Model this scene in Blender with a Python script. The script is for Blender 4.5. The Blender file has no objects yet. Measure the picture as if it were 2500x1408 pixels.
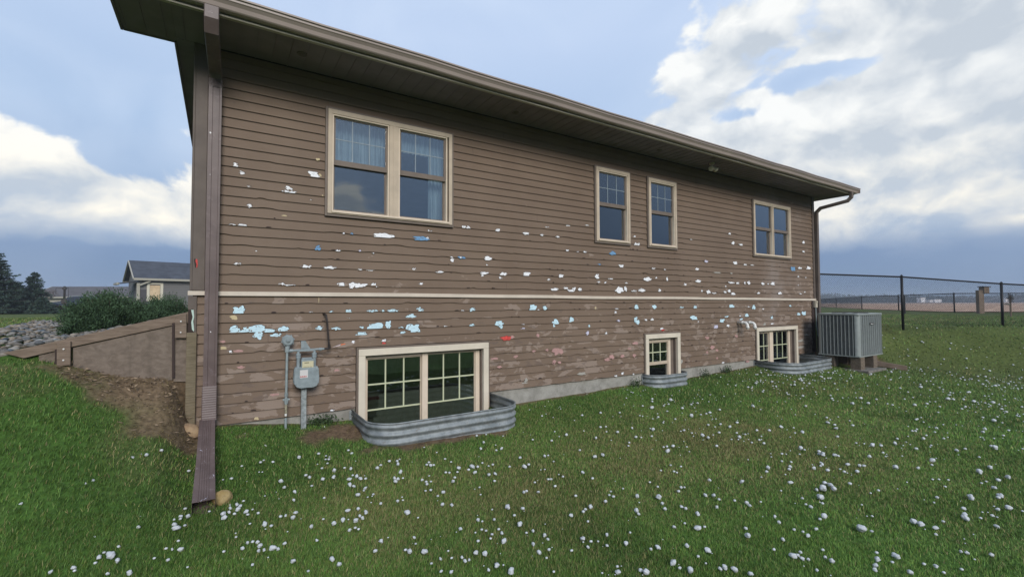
import bpy, math, random
import numpy as np
from mathutils import Vector, Matrix
random.seed(7); rng = np.random.default_rng(11)
R = math.radians
S = bpy.context.scene
col = S.collection

# ------------------------------------------------------------------ camera
CAM = np.array([0.008, -5.524, 0.0]); YAW, PIT, ROL, FPX = R(32.58), R(1.90), R(-0.192), 1117.3
fw = np.array([math.sin(YAW)*math.cos(PIT), math.cos(YAW)*math.cos(PIT), math.sin(PIT)])
r_ = np.array([math.cos(YAW), -math.sin(YAW), 0.0]); u_ = np.cross(r_, fw)
rt = r_*math.cos(ROL)+u_*math.sin(ROL); up = -r_*math.sin(ROL)+u_*math.cos(ROL)
cd = bpy.data.cameras.new('camera'); cam = bpy.data.objects.new('camera', cd); col.objects.link(cam)
cd.sensor_width = 36.0; cd.lens = 36.0*FPX/2500.0; cd.clip_start = 0.05; cd.clip_end = 6000
m = Matrix(((rt[0], up[0], -fw[0], CAM[0]), (rt[1], up[1], -fw[1], CAM[1]), (rt[2], up[2], -fw[2], CAM[2]), (0, 0, 0, 1)))
cam.matrix_world = m
S.camera = cam

# ------------------------------------------------------------------ light
SUN_EL, SUN_AZ = R(28), R(190)          # azimuth clockwise from +y
sd = bpy.data.lights.new('sun', 'SUN'); sun = bpy.data.objects.new('sun', sd); col.objects.link(sun)
sd.energy = 2.1; sd.angle = R(24); sd.color = (1.0, 0.965, 0.92)
sv = Vector((math.sin(SUN_AZ)*math.cos(SUN_EL), math.cos(SUN_AZ)*math.cos(SUN_EL), math.sin(SUN_EL)))
sun.rotation_euler = sv.to_track_quat('Z', 'Y').to_euler()
S.view_settings.view_transform = 'Standard'; S.view_settings.look = 'None'
S.view_settings.exposure = 0.35; S.view_settings.gamma = 1.0

# ------------------------------------------------------------------ world: stormy evening sky with cumulus banks
W = bpy.data.worlds.new('World'); S.world = W; W.use_nodes = True
nt = W.node_tree; nt.nodes.clear()
class NB:
    def __init__(s, nt): s.nt = nt
    def n(s, t, **k):
        o = s.nt.nodes.new(t)
        for a, b in k.items(): setattr(o, a, b)
        return o
    def put(s, sock, v):
        if isinstance(v, bpy.types.NodeSocket): s.nt.links.new(v, sock)
        elif v is not None: sock.default_value = v
    def m(s, op, a, b=None, c=None, clamp=False):
        o = s.n('ShaderNodeMath', operation=op, use_clamp=clamp)
        s.put(o.inputs[0], a); s.put(o.inputs[1], b)
        if c is not None: s.put(o.inputs[2], c)
        return o.outputs[0]
    def vm(s, op, a, b=None):
        o = s.n('ShaderNodeVectorMath', operation=op); s.put(o.inputs[0], a); s.put(o.inputs[1], b); return o.outputs[0]
    def smooth(s, v, a, b, o0=0.0, o1=1.0):
        o = s.n('ShaderNodeMapRange', interpolation_type='SMOOTHSTEP'); s.put(o.inputs[0], v)
        for i, x in zip((1, 2, 3, 4), (a, b, o0, o1)): s.put(o.inputs[i], x)
        return o.outputs[0]
    def mix(s, f, a, b, mode='MIX'):
        o = s.n('ShaderNodeMix', data_type='RGBA', blend_type=mode)
        s.put(o.inputs[0], f)
        for i, c in ((6, a), (7, b)):
            if isinstance(c, (tuple, list)): c = (*c[:3], 1.0)
            s.put(o.inputs[i], c)
        return o.outputs[2]
    def ramp(s, f, stops, interp='LINEAR'):
        o = s.n('ShaderNodeValToRGB'); o.color_ramp.interpolation = interp
        e = o.color_ramp.elements
        while len(e) < len(stops): e.new(0.5)
        for el, (p, c) in zip(e, stops): el.position = p; el.color = (*c, 1.0)
        s.put(o.inputs[0], f); return o.outputs[0]
    def noise(s, vec, scale, detail=4, rough=0.55, dist=0.0, out=0):
        o = s.n('ShaderNodeTexNoise'); s.put(o.inputs['Vector'], vec)
        o.inputs['Scale'].default_value = scale; o.inputs['Detail'].default_value = detail
        o.inputs['Roughness'].default_value = rough; o.inputs['Distortion'].default_value = dist
        return o.outputs[out]
b = NB(nt)
tc = b.n('ShaderNodeTexCoord').outputs['Generated']
sp = b.n('ShaderNodeSeparateXYZ'); b.put(sp.inputs[0], tc)
AZ = b.m('MULTIPLY', b.m('ARCTAN2', sp.outputs[0], sp.outputs[1]), 57.2958)
EL = b.m('MULTIPLY', b.m('ARCSINE', sp.outputs[2]), 57.2958)
sky = b.n('ShaderNodeTexSky', sky_type='NISHITA'); sky.sun_disc = False
sky.sun_elevation = SUN_EL; sky.sun_rotation = SUN_AZ; sky.dust_density = 2.0
tcs = b.n('ShaderNodeMapping'); b.put(tcs.inputs[0], tc); tcs.inputs[3].default_value = (1, 1, 1.55)
wrp = b.noise(tcs.outputs[0], 3.0, 3, 0.55, 0.0, out=1)
wv0 = b.vm('ADD', tcs.outputs[0], b.vm('MULTIPLY', b.vm('SUBTRACT', wrp, (.5, .5, .5)), (.16, .16, .16)))
def billow(wv):
    v = b.n('ShaderNodeTexVoronoi', feature='F1'); b.put(v.inputs['Vector'], wv); v.inputs['Scale'].default_value = 7.0; v.inputs['Detail'].default_value = 2.0; v.inputs['Roughness'].default_value = 0.55
    n_ = b.noise(wv, 7.5, 7, 0.63, 0.0)
    return b.m('ADD', b.m('MULTIPLY', b.m('SUBTRACT', 0.52, v.outputs['Distance']), 0.42), b.m('ADD', b.m('MULTIPLY', b.m('SUBTRACT', n_, .5), .85), .5))
nz = billow(wv0)
nz2 = billow(b.vm('ADD', wv0, (0.014, -0.02, 0.055)))
big = b.noise(tcs.outputs[0], 2.2, 3, 0.5)
fine = b.noise(tcs.outputs[0], 16, 5, 0.62, 0.4)
#        az    el    sa   se   amp
BL = [(-18.5, 12.0, 6.0, 5.4, 1.35), (-11, 9.8, 5.5, 3.6, 1.2), (-5.0, 8.6, 7.0, 2.2, 1.1), (-2.5, 13.5, 6.5, 4.4, 0.85),
      (57, 27, 7, 7, 0.95), (78, 26, 12, 9, 1.15), (49, 17.5, 9, 4.8, 1.0), (63, 15, 10, 6, 1.25), (80, 14.5, 12, 7, 1.3),
      (70.5, 8.4, 3.4, 2.0, 1.15), (83, 8.3, 5, 1.5, 0.7), (41, 20.0, 4, 2.0, 0.45), (96, 20, 12, 12, 1.0),
      (68.0, 22.8, 5.5, 1.0, -0.85), (60.0, 20.3, 3.4, 1.0, -0.75), (63.5, 21.5, 2.0, 1.2, -0.5), (86, 17.5, 5, 1.2, -0.5), (74, 17.5, 4, 1.0, -0.45), (66, 12.2, 5, .8, -0.4), (86, 24, 4, 1.5, -0.35), (72, 19, 22, 13, 0.55), (-10, 6.0, 14, 2.8, 0.8), (77, 6.0, 17, 2.8, 0.75),
      (167.8, 11.6, 2.2, 2.4, 1.5), (164.6, 10.0, 3.0, 1.8, 1.0), (162.5, 9.3, 2.5, .8, 0.45), (200, 38, 30, 14, 0.55), (120, 45, 30, 16, 0.6), (-70, 35, 30, 18, 0.55)]
acc = None
for a, e, sa, se, am in BL:
    dx = b.m('DIVIDE', b.m('SUBTRACT', AZ, float(a)), float(sa)); dy = b.m('DIVIDE', b.m('SUBTRACT', EL, float(e)), float(se))
    g = b.m('MULTIPLY', b.m('EXPONENT', b.m('MULTIPLY', b.m('ADD', b.m('MULTIPLY', dx, dx), b.m('MULTIPLY', dy, dy)), -1.0)), float(am))
    acc = g if acc is None else b.m('ADD', acc, g)
cov0 = b.m('ADD', b.m('MULTIPLY', b.m('SUBTRACT', nz, 0.5), 1.9), acc)
cov0 = b.m('ADD', cov0, b.m('MULTIPLY', b.m('SUBTRACT', big, 0.5), 0.6))
cov = b.m('MULTIPLY', b.smooth(cov0, 0.38, 0.68), b.smooth(b.m('ADD', EL, b.m('MULTIPLY', b.m('SUBTRACT', nz, 0.5), 2.5)), 3.4, 8.6))
wisp = b.m('MULTIPLY', b.smooth(b.m('ADD', b.noise(tcs.outputs[0], 3.0, 5, 0.5, 0.6), b.m('MULTIPLY', acc, 0.25)), 0.42, 0.85), b.smooth(EL, 7.0, 18.0, 0.08, 0.40))
lit = b.m('ADD', b.m('MULTIPLY', b.m('SUBTRACT', nz, nz2), 2.3), 0.42)
lit = b.m('ADD', lit, b.m('MULTIPLY', b.m('SUBTRACT', 1.05, cov0), 0.30))
for a, e, sa, se, am in [(-15.0, 14.5, 3.5, 2.6, .55), (-6, 8.6, 6, 1.3, .6), (70, 8.8, 4.0, 1.5, .6), (66, 19.0, 5, 1.6, .35), (56, 29, 4, 3, .3)]:
    dx = b.m('DIVIDE', b.m('SUBTRACT', AZ, float(a)), float(sa)); dy = b.m('DIVIDE', b.m('SUBTRACT', EL, float(e)), float(se))
    lit = b.m('ADD', lit, b.m('MULTIPLY', b.m('EXPONENT', b.m('MULTIPLY', b.m('ADD', b.m('MULTIPLY', dx, dx), b.m('MULTIPLY', dy, dy)), -1.0)), float(am)))
lit = b.m('ADD', lit, b.m('MULTIPLY', b.m('SUBTRACT', fine, 0.5), 0.35), clamp=True)
K = 10.0
def kc(c): return tuple(x*K for x in c)
base = b.ramp(b.m('DIVIDE', EL, 40.0, clamp=True), [(0.0, (.165, .24, .36)), (0.04, (.15, .225, .36)), (0.13, (.145, .225, .38)), (0.23, (.22, .325, .50)), (0.45, (.33, .45, .64)), (0.75, (.44, .545, .73)), (1.0, (.42, .53, .72))])
warm = b.smooth(EL, 7.0, 20.0)
ccol_lit = b.mix(warm, (.90, .85, .74), (.80, .81, .80))
ccol_dark = b.mix(b.smooth(EL, 6.0, 14.0), (.40, .47, .57), (.47, .52, .58))
ccol = b.mix(b.smooth(EL, 4.2, 7.6), (.30, .38, .50), b.mix(lit, ccol_dark, ccol_lit))
c1 = b.mix(wisp, base, (.66, .74, .86))
c2 = b.mix(cov, c1, ccol)
# the ground-side half is a dull earth tone
c3 = b.mix(b.smooth(EL, -3.0, -0.5), (.10, .10, .08), c2)
back = b.smooth(b.m('ABSOLUTE', b.m('SUBTRACT', b.m('ABSOLUTE', AZ), 180.0)), 30.0, 75.0)
dim = b.m('ADD', b.m('MULTIPLY', b.m('MAXIMUM', back, b.smooth(EL, 18.0, 40.0)), 0.45), 0.55)
sc = b.n('ShaderNodeVectorMath', operation='SCALE'); b.put(sc.inputs[0], c3); b.put(sc.inputs['Scale'], K)
scl = b.n('ShaderNodeVectorMath', operation='SCALE'); b.put(scl.inputs[0], sc.outputs[0]); b.put(scl.inputs['Scale'], dim)
fin = b.mix(0.96, sky.outputs[0], scl.outputs[0])
bg = b.n('ShaderNodeBackground'); b.put(bg.inputs[0], fin); bg.inputs[1].default_value = 0.1
wo = b.n('ShaderNodeOutputWorld'); nt.links.new(bg.outputs[0], wo.inputs[0])

# ------------------------------------------------------------------ pixel helpers (design coordinates of the photograph -> places)
def ray(px, py): return fw+rt*(px-1250)/FPX-up*(py-704)/FPX
def Wy(px, py, y=0.0): d = ray(px, py); return CAM+d*(y-CAM[1])/d[1]
def Wz(px, py, z): d = ray(px, py); return CAM+d*(z-CAM[2])/d[2]
def LD(L, D, z=0.0):           # lateral / depth in the camera's ground frame
    f2 = np.array([math.sin(YAW), math.cos(YAW)]); r2 = np.array([math.cos(YAW), -math.sin(YAW)])
    p = CAM[:2]+f2*D+r2*L; return np.array([p[0], p[1], z])
def PD(px, D, z=0.0): return LD((px-1250)/FPX*D, D, z)

# ------------------------------------------------------------------ materials
MATS = {}
def mat(name, color=(.5, .5, .5), rough=0.7, metal=0.0, spec=0.3, var=0.0, vscale=8.0, bump=0.0, bscale=60.0, fn=None, stretch=(1, 1, 1)):
    if name in MATS: return MATS[name]
    M = bpy.data.materials.new(name); M.use_nodes = True; n = M.node_tree
    bs = n.nodes['Principled BSDF']; q = NB(n)
    bs.inputs['Roughness'].default_value = rough; bs.inputs['Metallic'].default_value = metal
    bs.inputs['Specular IOR Level'].default_value = spec
    bs.inputs['Base Color'].default_value = (*color, 1)
    t = q.n('ShaderNodeTexCoord').outputs['Object']
    mp = q.n('ShaderNodeMapping'); q.put(mp.inputs[0], t); mp.inputs[3].default_value = stretch
    t = mp.outputs[0]
    if var:
        f = q.noise(t, vscale, 6, 0.6)
        c = q.mix(q.smooth(f, 0.3, 0.7), tuple(x*(1-var) for x in color), tuple(min(1, x*(1+var)) for x in color))
        q.put(bs.inputs['Base Color'], c)
    if bump:
        bp = q.n('ShaderNodeBump'); bp.inputs['Strength'].default_value = bump; bp.inputs['Distance'].default_value = 0.01
        q.put(bp.inputs['Height'], q.noise(t, bscale, 5, 0.6)); q.put(bs.inputs['Normal'], bp.outputs[0])
    if fn: fn(q, bs, t)
    MATS[name] = M; return M

def attr_col(q, bs, t, name='Col', var=0.25, vs=30):
    a = q.n('ShaderNodeAttribute', attribute_name=name)
    f = q.noise(t, vs, 4, 0.6)
    k = q.smooth(f, 0.3, 0.7, 1-var, 1+var)
    s = q.n('ShaderNodeVectorMath', operation='SCALE'); q.put(s.inputs[0], a.outputs['Color']); q.put(s.inputs['Scale'], k)
    q.put(bs.inputs['Base Color'], s.outputs[0])

def siding_fn(q, bs, t):
    st = q.n('ShaderNodeMapping'); q.put(st.inputs[0], t); st.inputs[3].default_value = (1.0, 1.0, 1.0)
    s3 = q.n('ShaderNodeSeparateXYZ'); q.put(s3.inputs[0], t)
    base = (.185, .146, .122)
    c = q.mix(q.smooth(q.noise(t, 1.1, 5, 0.6), 0.3, 0.7), (.158, .110, .077), (.186, .132, .094))
    # each course weathers a little differently
    crs = q.m('FLOOR', q.m('DIVIDE', s3.outputs[2], 0.1016))
    cx = q.n('ShaderNodeCombineXYZ'); q.put(cx.inputs[0], q.m('MULTIPLY', s3.outputs[0], 1.6)); q.put(cx.inputs[1], q.m('MULTIPLY', crs, 7.3)); q.put(cx.inputs[2], q.m('MULTIPLY', s3.outputs[2], 3.0))
    n1 = q.noise(cx.outputs[0], 1.9, 6, 0.6, 0.4)
    low = q.smooth(s3.outputs[2], 0.9, -1.1)           # wear is strongest near the ground, where hail struck hardest
    rgt = q.smooth(s3.outputs[0], 8.0, 12.2)
    thr = q.m('SUBTRACT', 0.70, q.m('ADD', q.m('MULTIPLY', low, 0.175), q.m('MULTIPLY', rgt, 0.06)))
    f1 = q.smooth(n1, thr, q.m('ADD', thr, 0.018))
    c = q.mix(q.m('MULTIPLY', f1, 0.50), c, (.33, .26, .215))
    cx2 = q.n('ShaderNodeCombineXYZ'); q.put(cx2.inputs[0], q.m('MULTIPLY', s3.outputs[0], 2.2)); q.put(cx2.inputs[1], q.m('MULTIPLY', crs, 3.1)); q.put(cx2.inputs[2], q.m('MULTIPLY', s3.outputs[2], 5.0))
    n2 = q.noise(cx2.outputs[0], 2.6, 5, 0.6, 0.2)
    thr2 = q.m('SUBTRACT', 0.70, q.m('MULTIPLY', low, 0.10))
    f2 = q.smooth(n2, thr2, q.m('ADD', thr2, 0.015))
    c = q.mix(q.m('MULTIPLY', f2, 0.45), c, (.115, .085, .072))
    # rare pale straw-coloured scrapes
    n3 = q.noise(cx.outputs[0], 3.7, 4, 0.5, 0.3)
    f3 = q.smooth(n3, q.m('SUBTRACT', 0.82, q.m('MULTIPLY', low, 0.075)), 0.86)
    c = q.mix(q.m('MULTIPLY', f3, 0.6), c, (.42, .34, .25))
    # pale chalky bloom on the upper right
    n4 = q.noise(t, 0.8, 6, 0.62, 0.3)
    f4 = q.m('MULTIPLY', q.smooth(n4, 0.5, 0.72), q.m('MULTIPLY', rgt, 0.45))
    c = q.mix(f4, c, (.36, .32, .30))
    q.put(bs.inputs['Base Color'], c)
    w = q.n('ShaderNodeMapping'); q.put(w.inputs[0], t); w.inputs[3].default_value = (6, 6, 90)
    bp = q.n('ShaderNodeBump'); bp.inputs['Strength'].default_value = 0.25; bp.inputs['Distance'].default_value = 0.004
    q.put(bp.inputs['Height'], q.noise(w.outputs[0], 2.5, 6, 0.6)); q.put(bs.inputs['Normal'], bp.outputs[0])

def conc_fn(q, bs, t):
    c = q.mix(q.smooth(q.noise(t, 5, 8, 0.65), 0.3, 0.7), (.22, .21, .185), (.36, .345, .31))
    c = q.mix(q.m('MULTIPLY', q.smooth(q.noise(t, 17, 5, 0.6), 0.55, 0.75), 0.4), c, (.13, .125, .10))
    q.put(bs.inputs['Base Color'], c)

def galv_fn(q, bs, t):
    f = q.noise(t, 9, 6, 0.7)
    c = q.mix(q.smooth(f, 0.3, 0.7), (.17, .19, .195), (.32, .345, .35))
    c = q.mix(q.m('MULTIPLY', q.smooth(q.noise(t, 22, 6, 0.7, 1.0), 0.56, 0.68), 0.65), c, (.16, .13, .10))
    q.put(bs.inputs['Base Color'], c)
    q.put(bs.inputs['Roughness'], q.smooth(f, 0.2, 0.8, 0.5, 0.7))

def wood_fn(ca, cb):
    def f(q, bs, t):
        w = q.n('ShaderNodeMapping'); q.put(w.inputs[0], t); w.inputs[3].default_value = (1.2, 1.2, 14)
        n1 = q.noise(w.outputs[0], 6, 8, 0.65, 0.6)
        c = q.mix(q.smooth(n1, 0.3, 0.7), ca, cb)
        c = q.mix(q.m('MULTIPLY', q.smooth(q.noise(t, 3.5, 5, 0.6), 0.5, 0.75), 0.5), c, tuple(x*.6 for x in ca))
        q.put(bs.inputs['Base Color'], c)
        bp = q.n('ShaderNodeBump'); bp.inputs['Strength'].default_value = 0.4; bp.inputs['Distance'].default_value = 0.003
        q.put(bp.inputs['Height'], n1); q.put(bs.inputs['Normal'], bp.outputs[0])
    return f

def down_fn(q, bs, t):
    s3 = q.n('ShaderNodeSeparateXYZ'); q.put(s3.inputs[0], t)
    c = q.mix(q.smooth(q.noise(t, 4, 6, 0.6), 0.3, 0.7), (.105, .075, .070), (.145, .106, .098))
    c = q.mix(q.m('MULTIPLY', q.smooth(q.noise(t, 13, 6, 0.7, 0.5), 0.56, 0.66), 0.5), c, (.20, .15, .15))
    k = q.smooth(s3.outputs[2], -1.12, -1.25)
    c = q.mix(q.m('MULTIPLY', q.smooth(q.noise(t, 21, 3, 0.6, 0.8), 0.66, 0.70), k), c, (.55, .52, .60))
    c = q.mix(q.smooth(q.noise(t, 26, 2, 0.5), 0.755, 0.765), c, (.75, .73, .72))
    q.put(bs.inputs['Base Color'], c)

MAT_SIDE = mat('brown_siding', rough=0.62, spec=0.25, fn=siding_fn)
MAT_TRIM = mat('brown_trim', (.125, .100, .085), 0.6, var=.12, vscale=5, bump=.1)
MAT_SOFF = mat('soffit_brown', (.20, .163, .175), 0.75, var=.12, vscale=3)
MAT_TAN = mat('tan_vinyl', (.50, .41, .31), 0.5, var=.08, vscale=6)
MAT_TAN2 = mat('tan_vinyl_light', (.66, .55, .43), 0.5, var=.06, vscale=6)
MAT_CREAM = mat('cream_board', (.64, .57, .46), 0.55, var=.07, vscale=4, bump=.08)
MAT_SASH = mat('sash_brown', (.17, .135, .11), 0.5, var=.08)
MAT_BAND = mat('band_beige', (.60, .52, .43), 0.55, var=.07, vscale=4)
MAT_GUT = mat('gutter_tan', (.34, .275, .245), 0.38, spec=.5, var=.07, vscale=2)
MAT_LIP = mat('lip_tan', (.40, .355, .29), 0.5, var=.05)
MAT_DOWN = mat('downspout_paint', rough=0.45, spec=.4, fn=down_fn)
MAT_CONC = mat('foundation_concrete', rough=0.9, bump=.5, bscale=40, fn=conc_fn)
MAT_GALV = mat('galvanised', rough=.6, metal=0.35, spec=.4, fn=galv_fn)
MAT_WOOD = mat('weathered_board', rough=.85, fn=wood_fn((.135, .098, .072), (.24, .18, .135)))
MAT_POST = mat('treated_post', rough=.85, fn=wood_fn((.13, .105, .066), (.215, .175, .115)))
MAT_PANEL = mat('fibre_panel', rough=.85, fn=wood_fn((.135, .105, .082), (.215, .17, .135)), stretch=(2, 1, .25))
MAT_DARK = mat('interior_dark', (.035, .035, .04), 0.9)
MAT_ROOM = mat('interior_wall', (.16, .16, .16), 0.9)
MAT_METER = mat('meter_grey', (.24, .28, .29), 0.5, var=.15, vscale=14, bump=.1)
MAT_PIPE = mat('pipe_grey', (.26, .30, .30), 0.5, var=.15, vscale=14)
MAT_BLACK = mat('dark_iron', (.035, .028, .026), 0.5, var=.3)
MAT_WRAP = mat('white_wrap', (.86, .86, .88), 0.5)
MAT_CYAN = mat('blue_foam', (.56, .75, .83), 0.6, var=.06)
MAT_BLUE = mat('blue_print', (.16, .32, .52), 0.6)
MAT_RED = mat('red_wrap', (.60, .07, .06), 0.6, var=.3, vscale=40)
MAT_PINK = mat('pink_primer', (.44, .26, .24), 0.7, var=.12, vscale=20)
MAT_GREY = mat('grey_primer', (.36, .34, .30), 0.7)
MAT_YEL = mat('straw_primer', (.55, .45, .27), 0.7)
MAT_LAV = mat('lavender_wrap', (.62, .60, .74), 0.6)
MAT_EDGE = mat('broken_edge_and_shadow', (.045, .03, .026), 0.8)  # dark broken edges, also the lap shadow painted round the hail holes
MAT_MINT = mat('mint_foam', (.48, .60, .53), 0.7)
MAT_PVC = mat('white_pvc', (.70, .69, .66), 0.35, var=.05)
MAT_BEIGEBOX = mat('beige_box', (.45, .40, .31), 0.5)
MAT_GRID = mat('grille_white', (.27, .32, .36), 0.5)
MAT_GRIDC = mat('grille_cream', (.52, .54, .36), 0.5)
MAT_BLACKPAINT = mat('black_fence', (.012, .012, .014), 0.5)
MAT_AC = mat('condenser_metal', (.23, .25, .245), 0.45, metal=.2, var=.12, vscale=12)
MAT_ACL = mat('condenser_post', (.30, .325, .315), 0.4, metal=.2, var=.08)
MAT_COIL = mat('condenser_coil', (.05, .058, .062), 0.7, metal=.3)
MAT_BLOCK = mat('concrete_block', (.15, .118, .088), .95, var=.25, vscale=25, bump=.5, bscale=80)
MAT_SHADE = mat('pleated_shade', (.82, .84, .80), .8)
def curtain_fn(q, bs, t):
    w = q.n('ShaderNodeMapping'); q.put(w.inputs[0], t); w.inputs[3].default_value = (38, 38, 1.5)
    c = q.mix(q.smooth(q.noise(w.outputs[0], 1.0, 3, .5), .3, .7), (.30, .34, .35), (.55, .60, .60)); q.put(bs.inputs['Base Color'], c)
MAT_CURT = mat('sheer_curtain', rough=.9, fn=curtain_fn)
def lace_fn(q, bs, t):
    v = q.n('ShaderNodeTexVoronoi', feature='DISTANCE_TO_EDGE'); q.put(v.inputs['Vector'], t); v.inputs['Scale'].default_value = 14
    c = q.mix(q.smooth(v.outputs['Distance'], .02, .10), (.22, .21, .22), (.66, .65, .62)); q.put(bs.inputs['Base Color'], c)
MAT_LACE = mat('lace_curtain', rough=.9, fn=lace_fn)
def mk_glass(name, refl, tint):
    M = bpy.data.materials.new(name); M.use_nodes = True; n = M.node_tree; n.nodes.clear(); q = NB(n)
    g = q.n('ShaderNodeBsdfGlossy'); g.inputs['Roughness'].default_value = 0.02; g.inputs['Color'].default_value = (.9, .95, 1, 1)
    tr = q.n('ShaderNodeBsdfTransparent'); tr.inputs['Color'].default_value = (*tint, 1)
    fr = q.n('ShaderNodeFresnel'); fr.inputs['IOR'].default_value = 1.5
    f = q.m('ADD', q.m('MULTIPLY', fr.outputs[0], 1.5), refl, clamp=True)
    tcn = q.n('ShaderNodeTexCoord').outputs['Object']
    bp = q.n('ShaderNodeBump'); bp.inputs['Strength'].default_value = .06; bp.inputs['Distance'].default_value = .02
    q.put(bp.inputs['Height'], q.noise(tcn, 2.2, 2, .5)); q.put(g.inputs['Normal'], bp.outputs[0])
    mx = q.n('ShaderNodeMixShader'); q.put(mx.inputs[0], f); n.links.new(tr.outputs[0], mx.inputs[1]); n.links.new(g.outputs[0], mx.inputs[2])
    o = q.n('ShaderNodeOutputMaterial'); n.links.new(mx.outputs[0], o.inputs[0]); return M
MAT_GLASS = mk_glass('window_glass', .15, (.86, .92, .95))
MAT_GLASSB = mk_glass('basement_glass', .10, (.55, .62, .58))

# ------------------------------------------------------------------ mesh builder
class MB:
    def __init__(s): s.v = []; s.f = []; s.mi = []
    def quad(s, *p, mi=0):
        i = len(s.v); s.v += [tuple(map(float, x)) for x in p]; s.f.append(tuple(range(i, i+len(p)))); s.mi.append(mi)
    def box(s, x0, x1, y0, y1, z0, z1, mi=0):
        i = len(s.v); s.v += [(x0, y0, z0), (x1, y0, z0), (x1, y1, z0), (x0, y1, z0), (x0, y0, z1), (x1, y0, z1), (x1, y1, z1), (x0, y1, z1)]
        for f in ((0, 3, 2, 1), (4, 5, 6, 7), (0, 1, 5, 4), (1, 2, 6, 5), (2, 3, 7, 6), (3, 0, 4, 7)): s.f.append(tuple(i+k for k in f)); s.mi.append(mi)
        return s
    def obox(s, c, ax, ay, az, mi=0):     # centre and three half-axis vectors
        c, ax, ay, az = map(np.array, (c, ax, ay, az)); i = len(s.v)
        for sz in (-1, 1):
            for sx, sy in ((-1, -1), (1, -1), (1, 1), (-1, 1)): s.v.append(tuple(c+ax*sx+ay*sy+az*sz))
        for f in ((0, 3, 2, 1), (4, 5, 6, 7), (0, 1, 5, 4), (1, 2, 6, 5), (2, 3, 7, 6), (3, 0, 4, 7)): s.f.append(tuple(i+k for k in f)); s.mi.append(mi)
        return s
    def tube(s, pts, rad, n=8, mi=0, cap=True, flat=None):
        pts = [np.array(p, float) for p in pts]; rad = rad if isinstance(rad, (list, tuple)) else [rad]*len(pts)
        rings = []; prev = None
        for k, p in enumerate(pts):
            d = pts[min(k+1, len(pts)-1)]-pts[max(k-1, 0)]; d = d/(np.linalg.norm(d)+1e-9)
            if prev is None:
                a = np.cross(d, (0, 0, 1.0)) if abs(d[2]) < .9 else np.cross(d, (0, 1.0, 0))
            else: a = prev-d*np.dot(prev, d)
            a = a/(np.linalg.norm(a)+1e-9); prev = a; c = np.cross(d, a)
            i = len(s.v); rings.append(i)
            for j in range(n):
                t = 2*math.pi*j/n+(math.pi/n if n == 4 else 0)
                s.v.append(tuple(p+(a*math.cos(t)+c*math.sin(t))*rad[k]))
        for k in range(len(rings)-1):
            for j in range(n):
                a0, b0 = rings[k], rings[k+1]; s.f.append((a0+j, a0+(j+1) % n, b0+(j+1) % n, b0+j)); s.mi.append(mi)
        if cap:
            s.f.append(tuple(rings[0]+j for j in range(n))[::-1]); s.mi.append(mi); s.f.append(tuple(rings[-1]+j for j in range(n))); s.mi.append(mi)
        return s
    def sweep(s, prof, frames, mi=0, close=True, cap=True):   # prof: 2D points; frames: (origin, u, v)
        n = len(prof); st = []
        for o, u, v in frames:
            st.append(len(s.v)); o, u, v = map(np.array, (o, u, v))
            for a, c in prof: s.v.append(tuple(o+u*a+v*c))
        for k in range(len(st)-1):
            for j in range(n if close else n-1):
                s.f.append((st[k]+j, st[k]+(j+1) % n, st[k+1]+(j+1) % n, st[k+1]+j)); s.mi.append(mi)
        if cap and close: s.f.append(tuple(st[0]+j for j in range(n))[::-1]); s.mi.append(mi); s.f.append(tuple(st[-1]+j for j in range(n))); s.mi.append(mi)
        return s
    def prism(s, poly, y0, y1, mi=0):      # polygon in xz, thickness in y
        n = len(poly); i = len(s.v)
        for y in (y0, y1): s.v += [(x, y, z) for x, z in poly]
        s.f.append(tuple(range(i, i+n))); s.f.append(tuple(range(i+n, i+2*n))[::-1]); s.mi += [mi, mi]
        for j in range(n): s.f.append((i+j, i+n+j, i+n+(j+1) % n, i+(j+1) % n)); s.mi.append(mi)
        return s
    def build(s, name, mats, parent=None, smooth=False, bevel=0.0, loc=None):
        me = bpy.data.meshes.new(name); me.from_pydata(s.v, [], s.f)
        mats = mats if isinstance(mats, (list, tuple)) else [mats]
        for x in mats: me.materials.append(x)
        if len(mats) > 1: me.polygons.foreach_set('material_index', s.mi)
        if smooth: me.polygons.foreach_set('use_smooth', [True]*len(me.polygons))
        me.update(); o = bpy.data.objects.new(name, me); col.objects.link(o)
        if parent: o.parent = parent; o.matrix_parent_inverse = Matrix.Translation(parent.location).inverted() if parent.type == 'EMPTY' else Matrix()
        if bevel:
            md = o.modifiers.new('bevel', 'BEVEL'); md.width = bevel; md.segments = 2; md.limit_method = 'ANGLE'
        if loc: o.location = loc
        return o
def empty(name, label, cat, loc=(0, 0, 0), group=None):
    o = bpy.data.objects.new(name, None); col.objects.link(o); o.empty_display_size = .1
    o['label'] = label; o['category'] = cat; o.location = tuple(map(float, loc))
    if group: o['group'] = group
    return o
def tag(o, label=None, cat=None, group=None, kind=None):
    if label: o['label'] = label
    if cat: o['category'] = cat
    if group: o['group'] = group
    if kind: o['kind'] = kind
    return o
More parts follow.
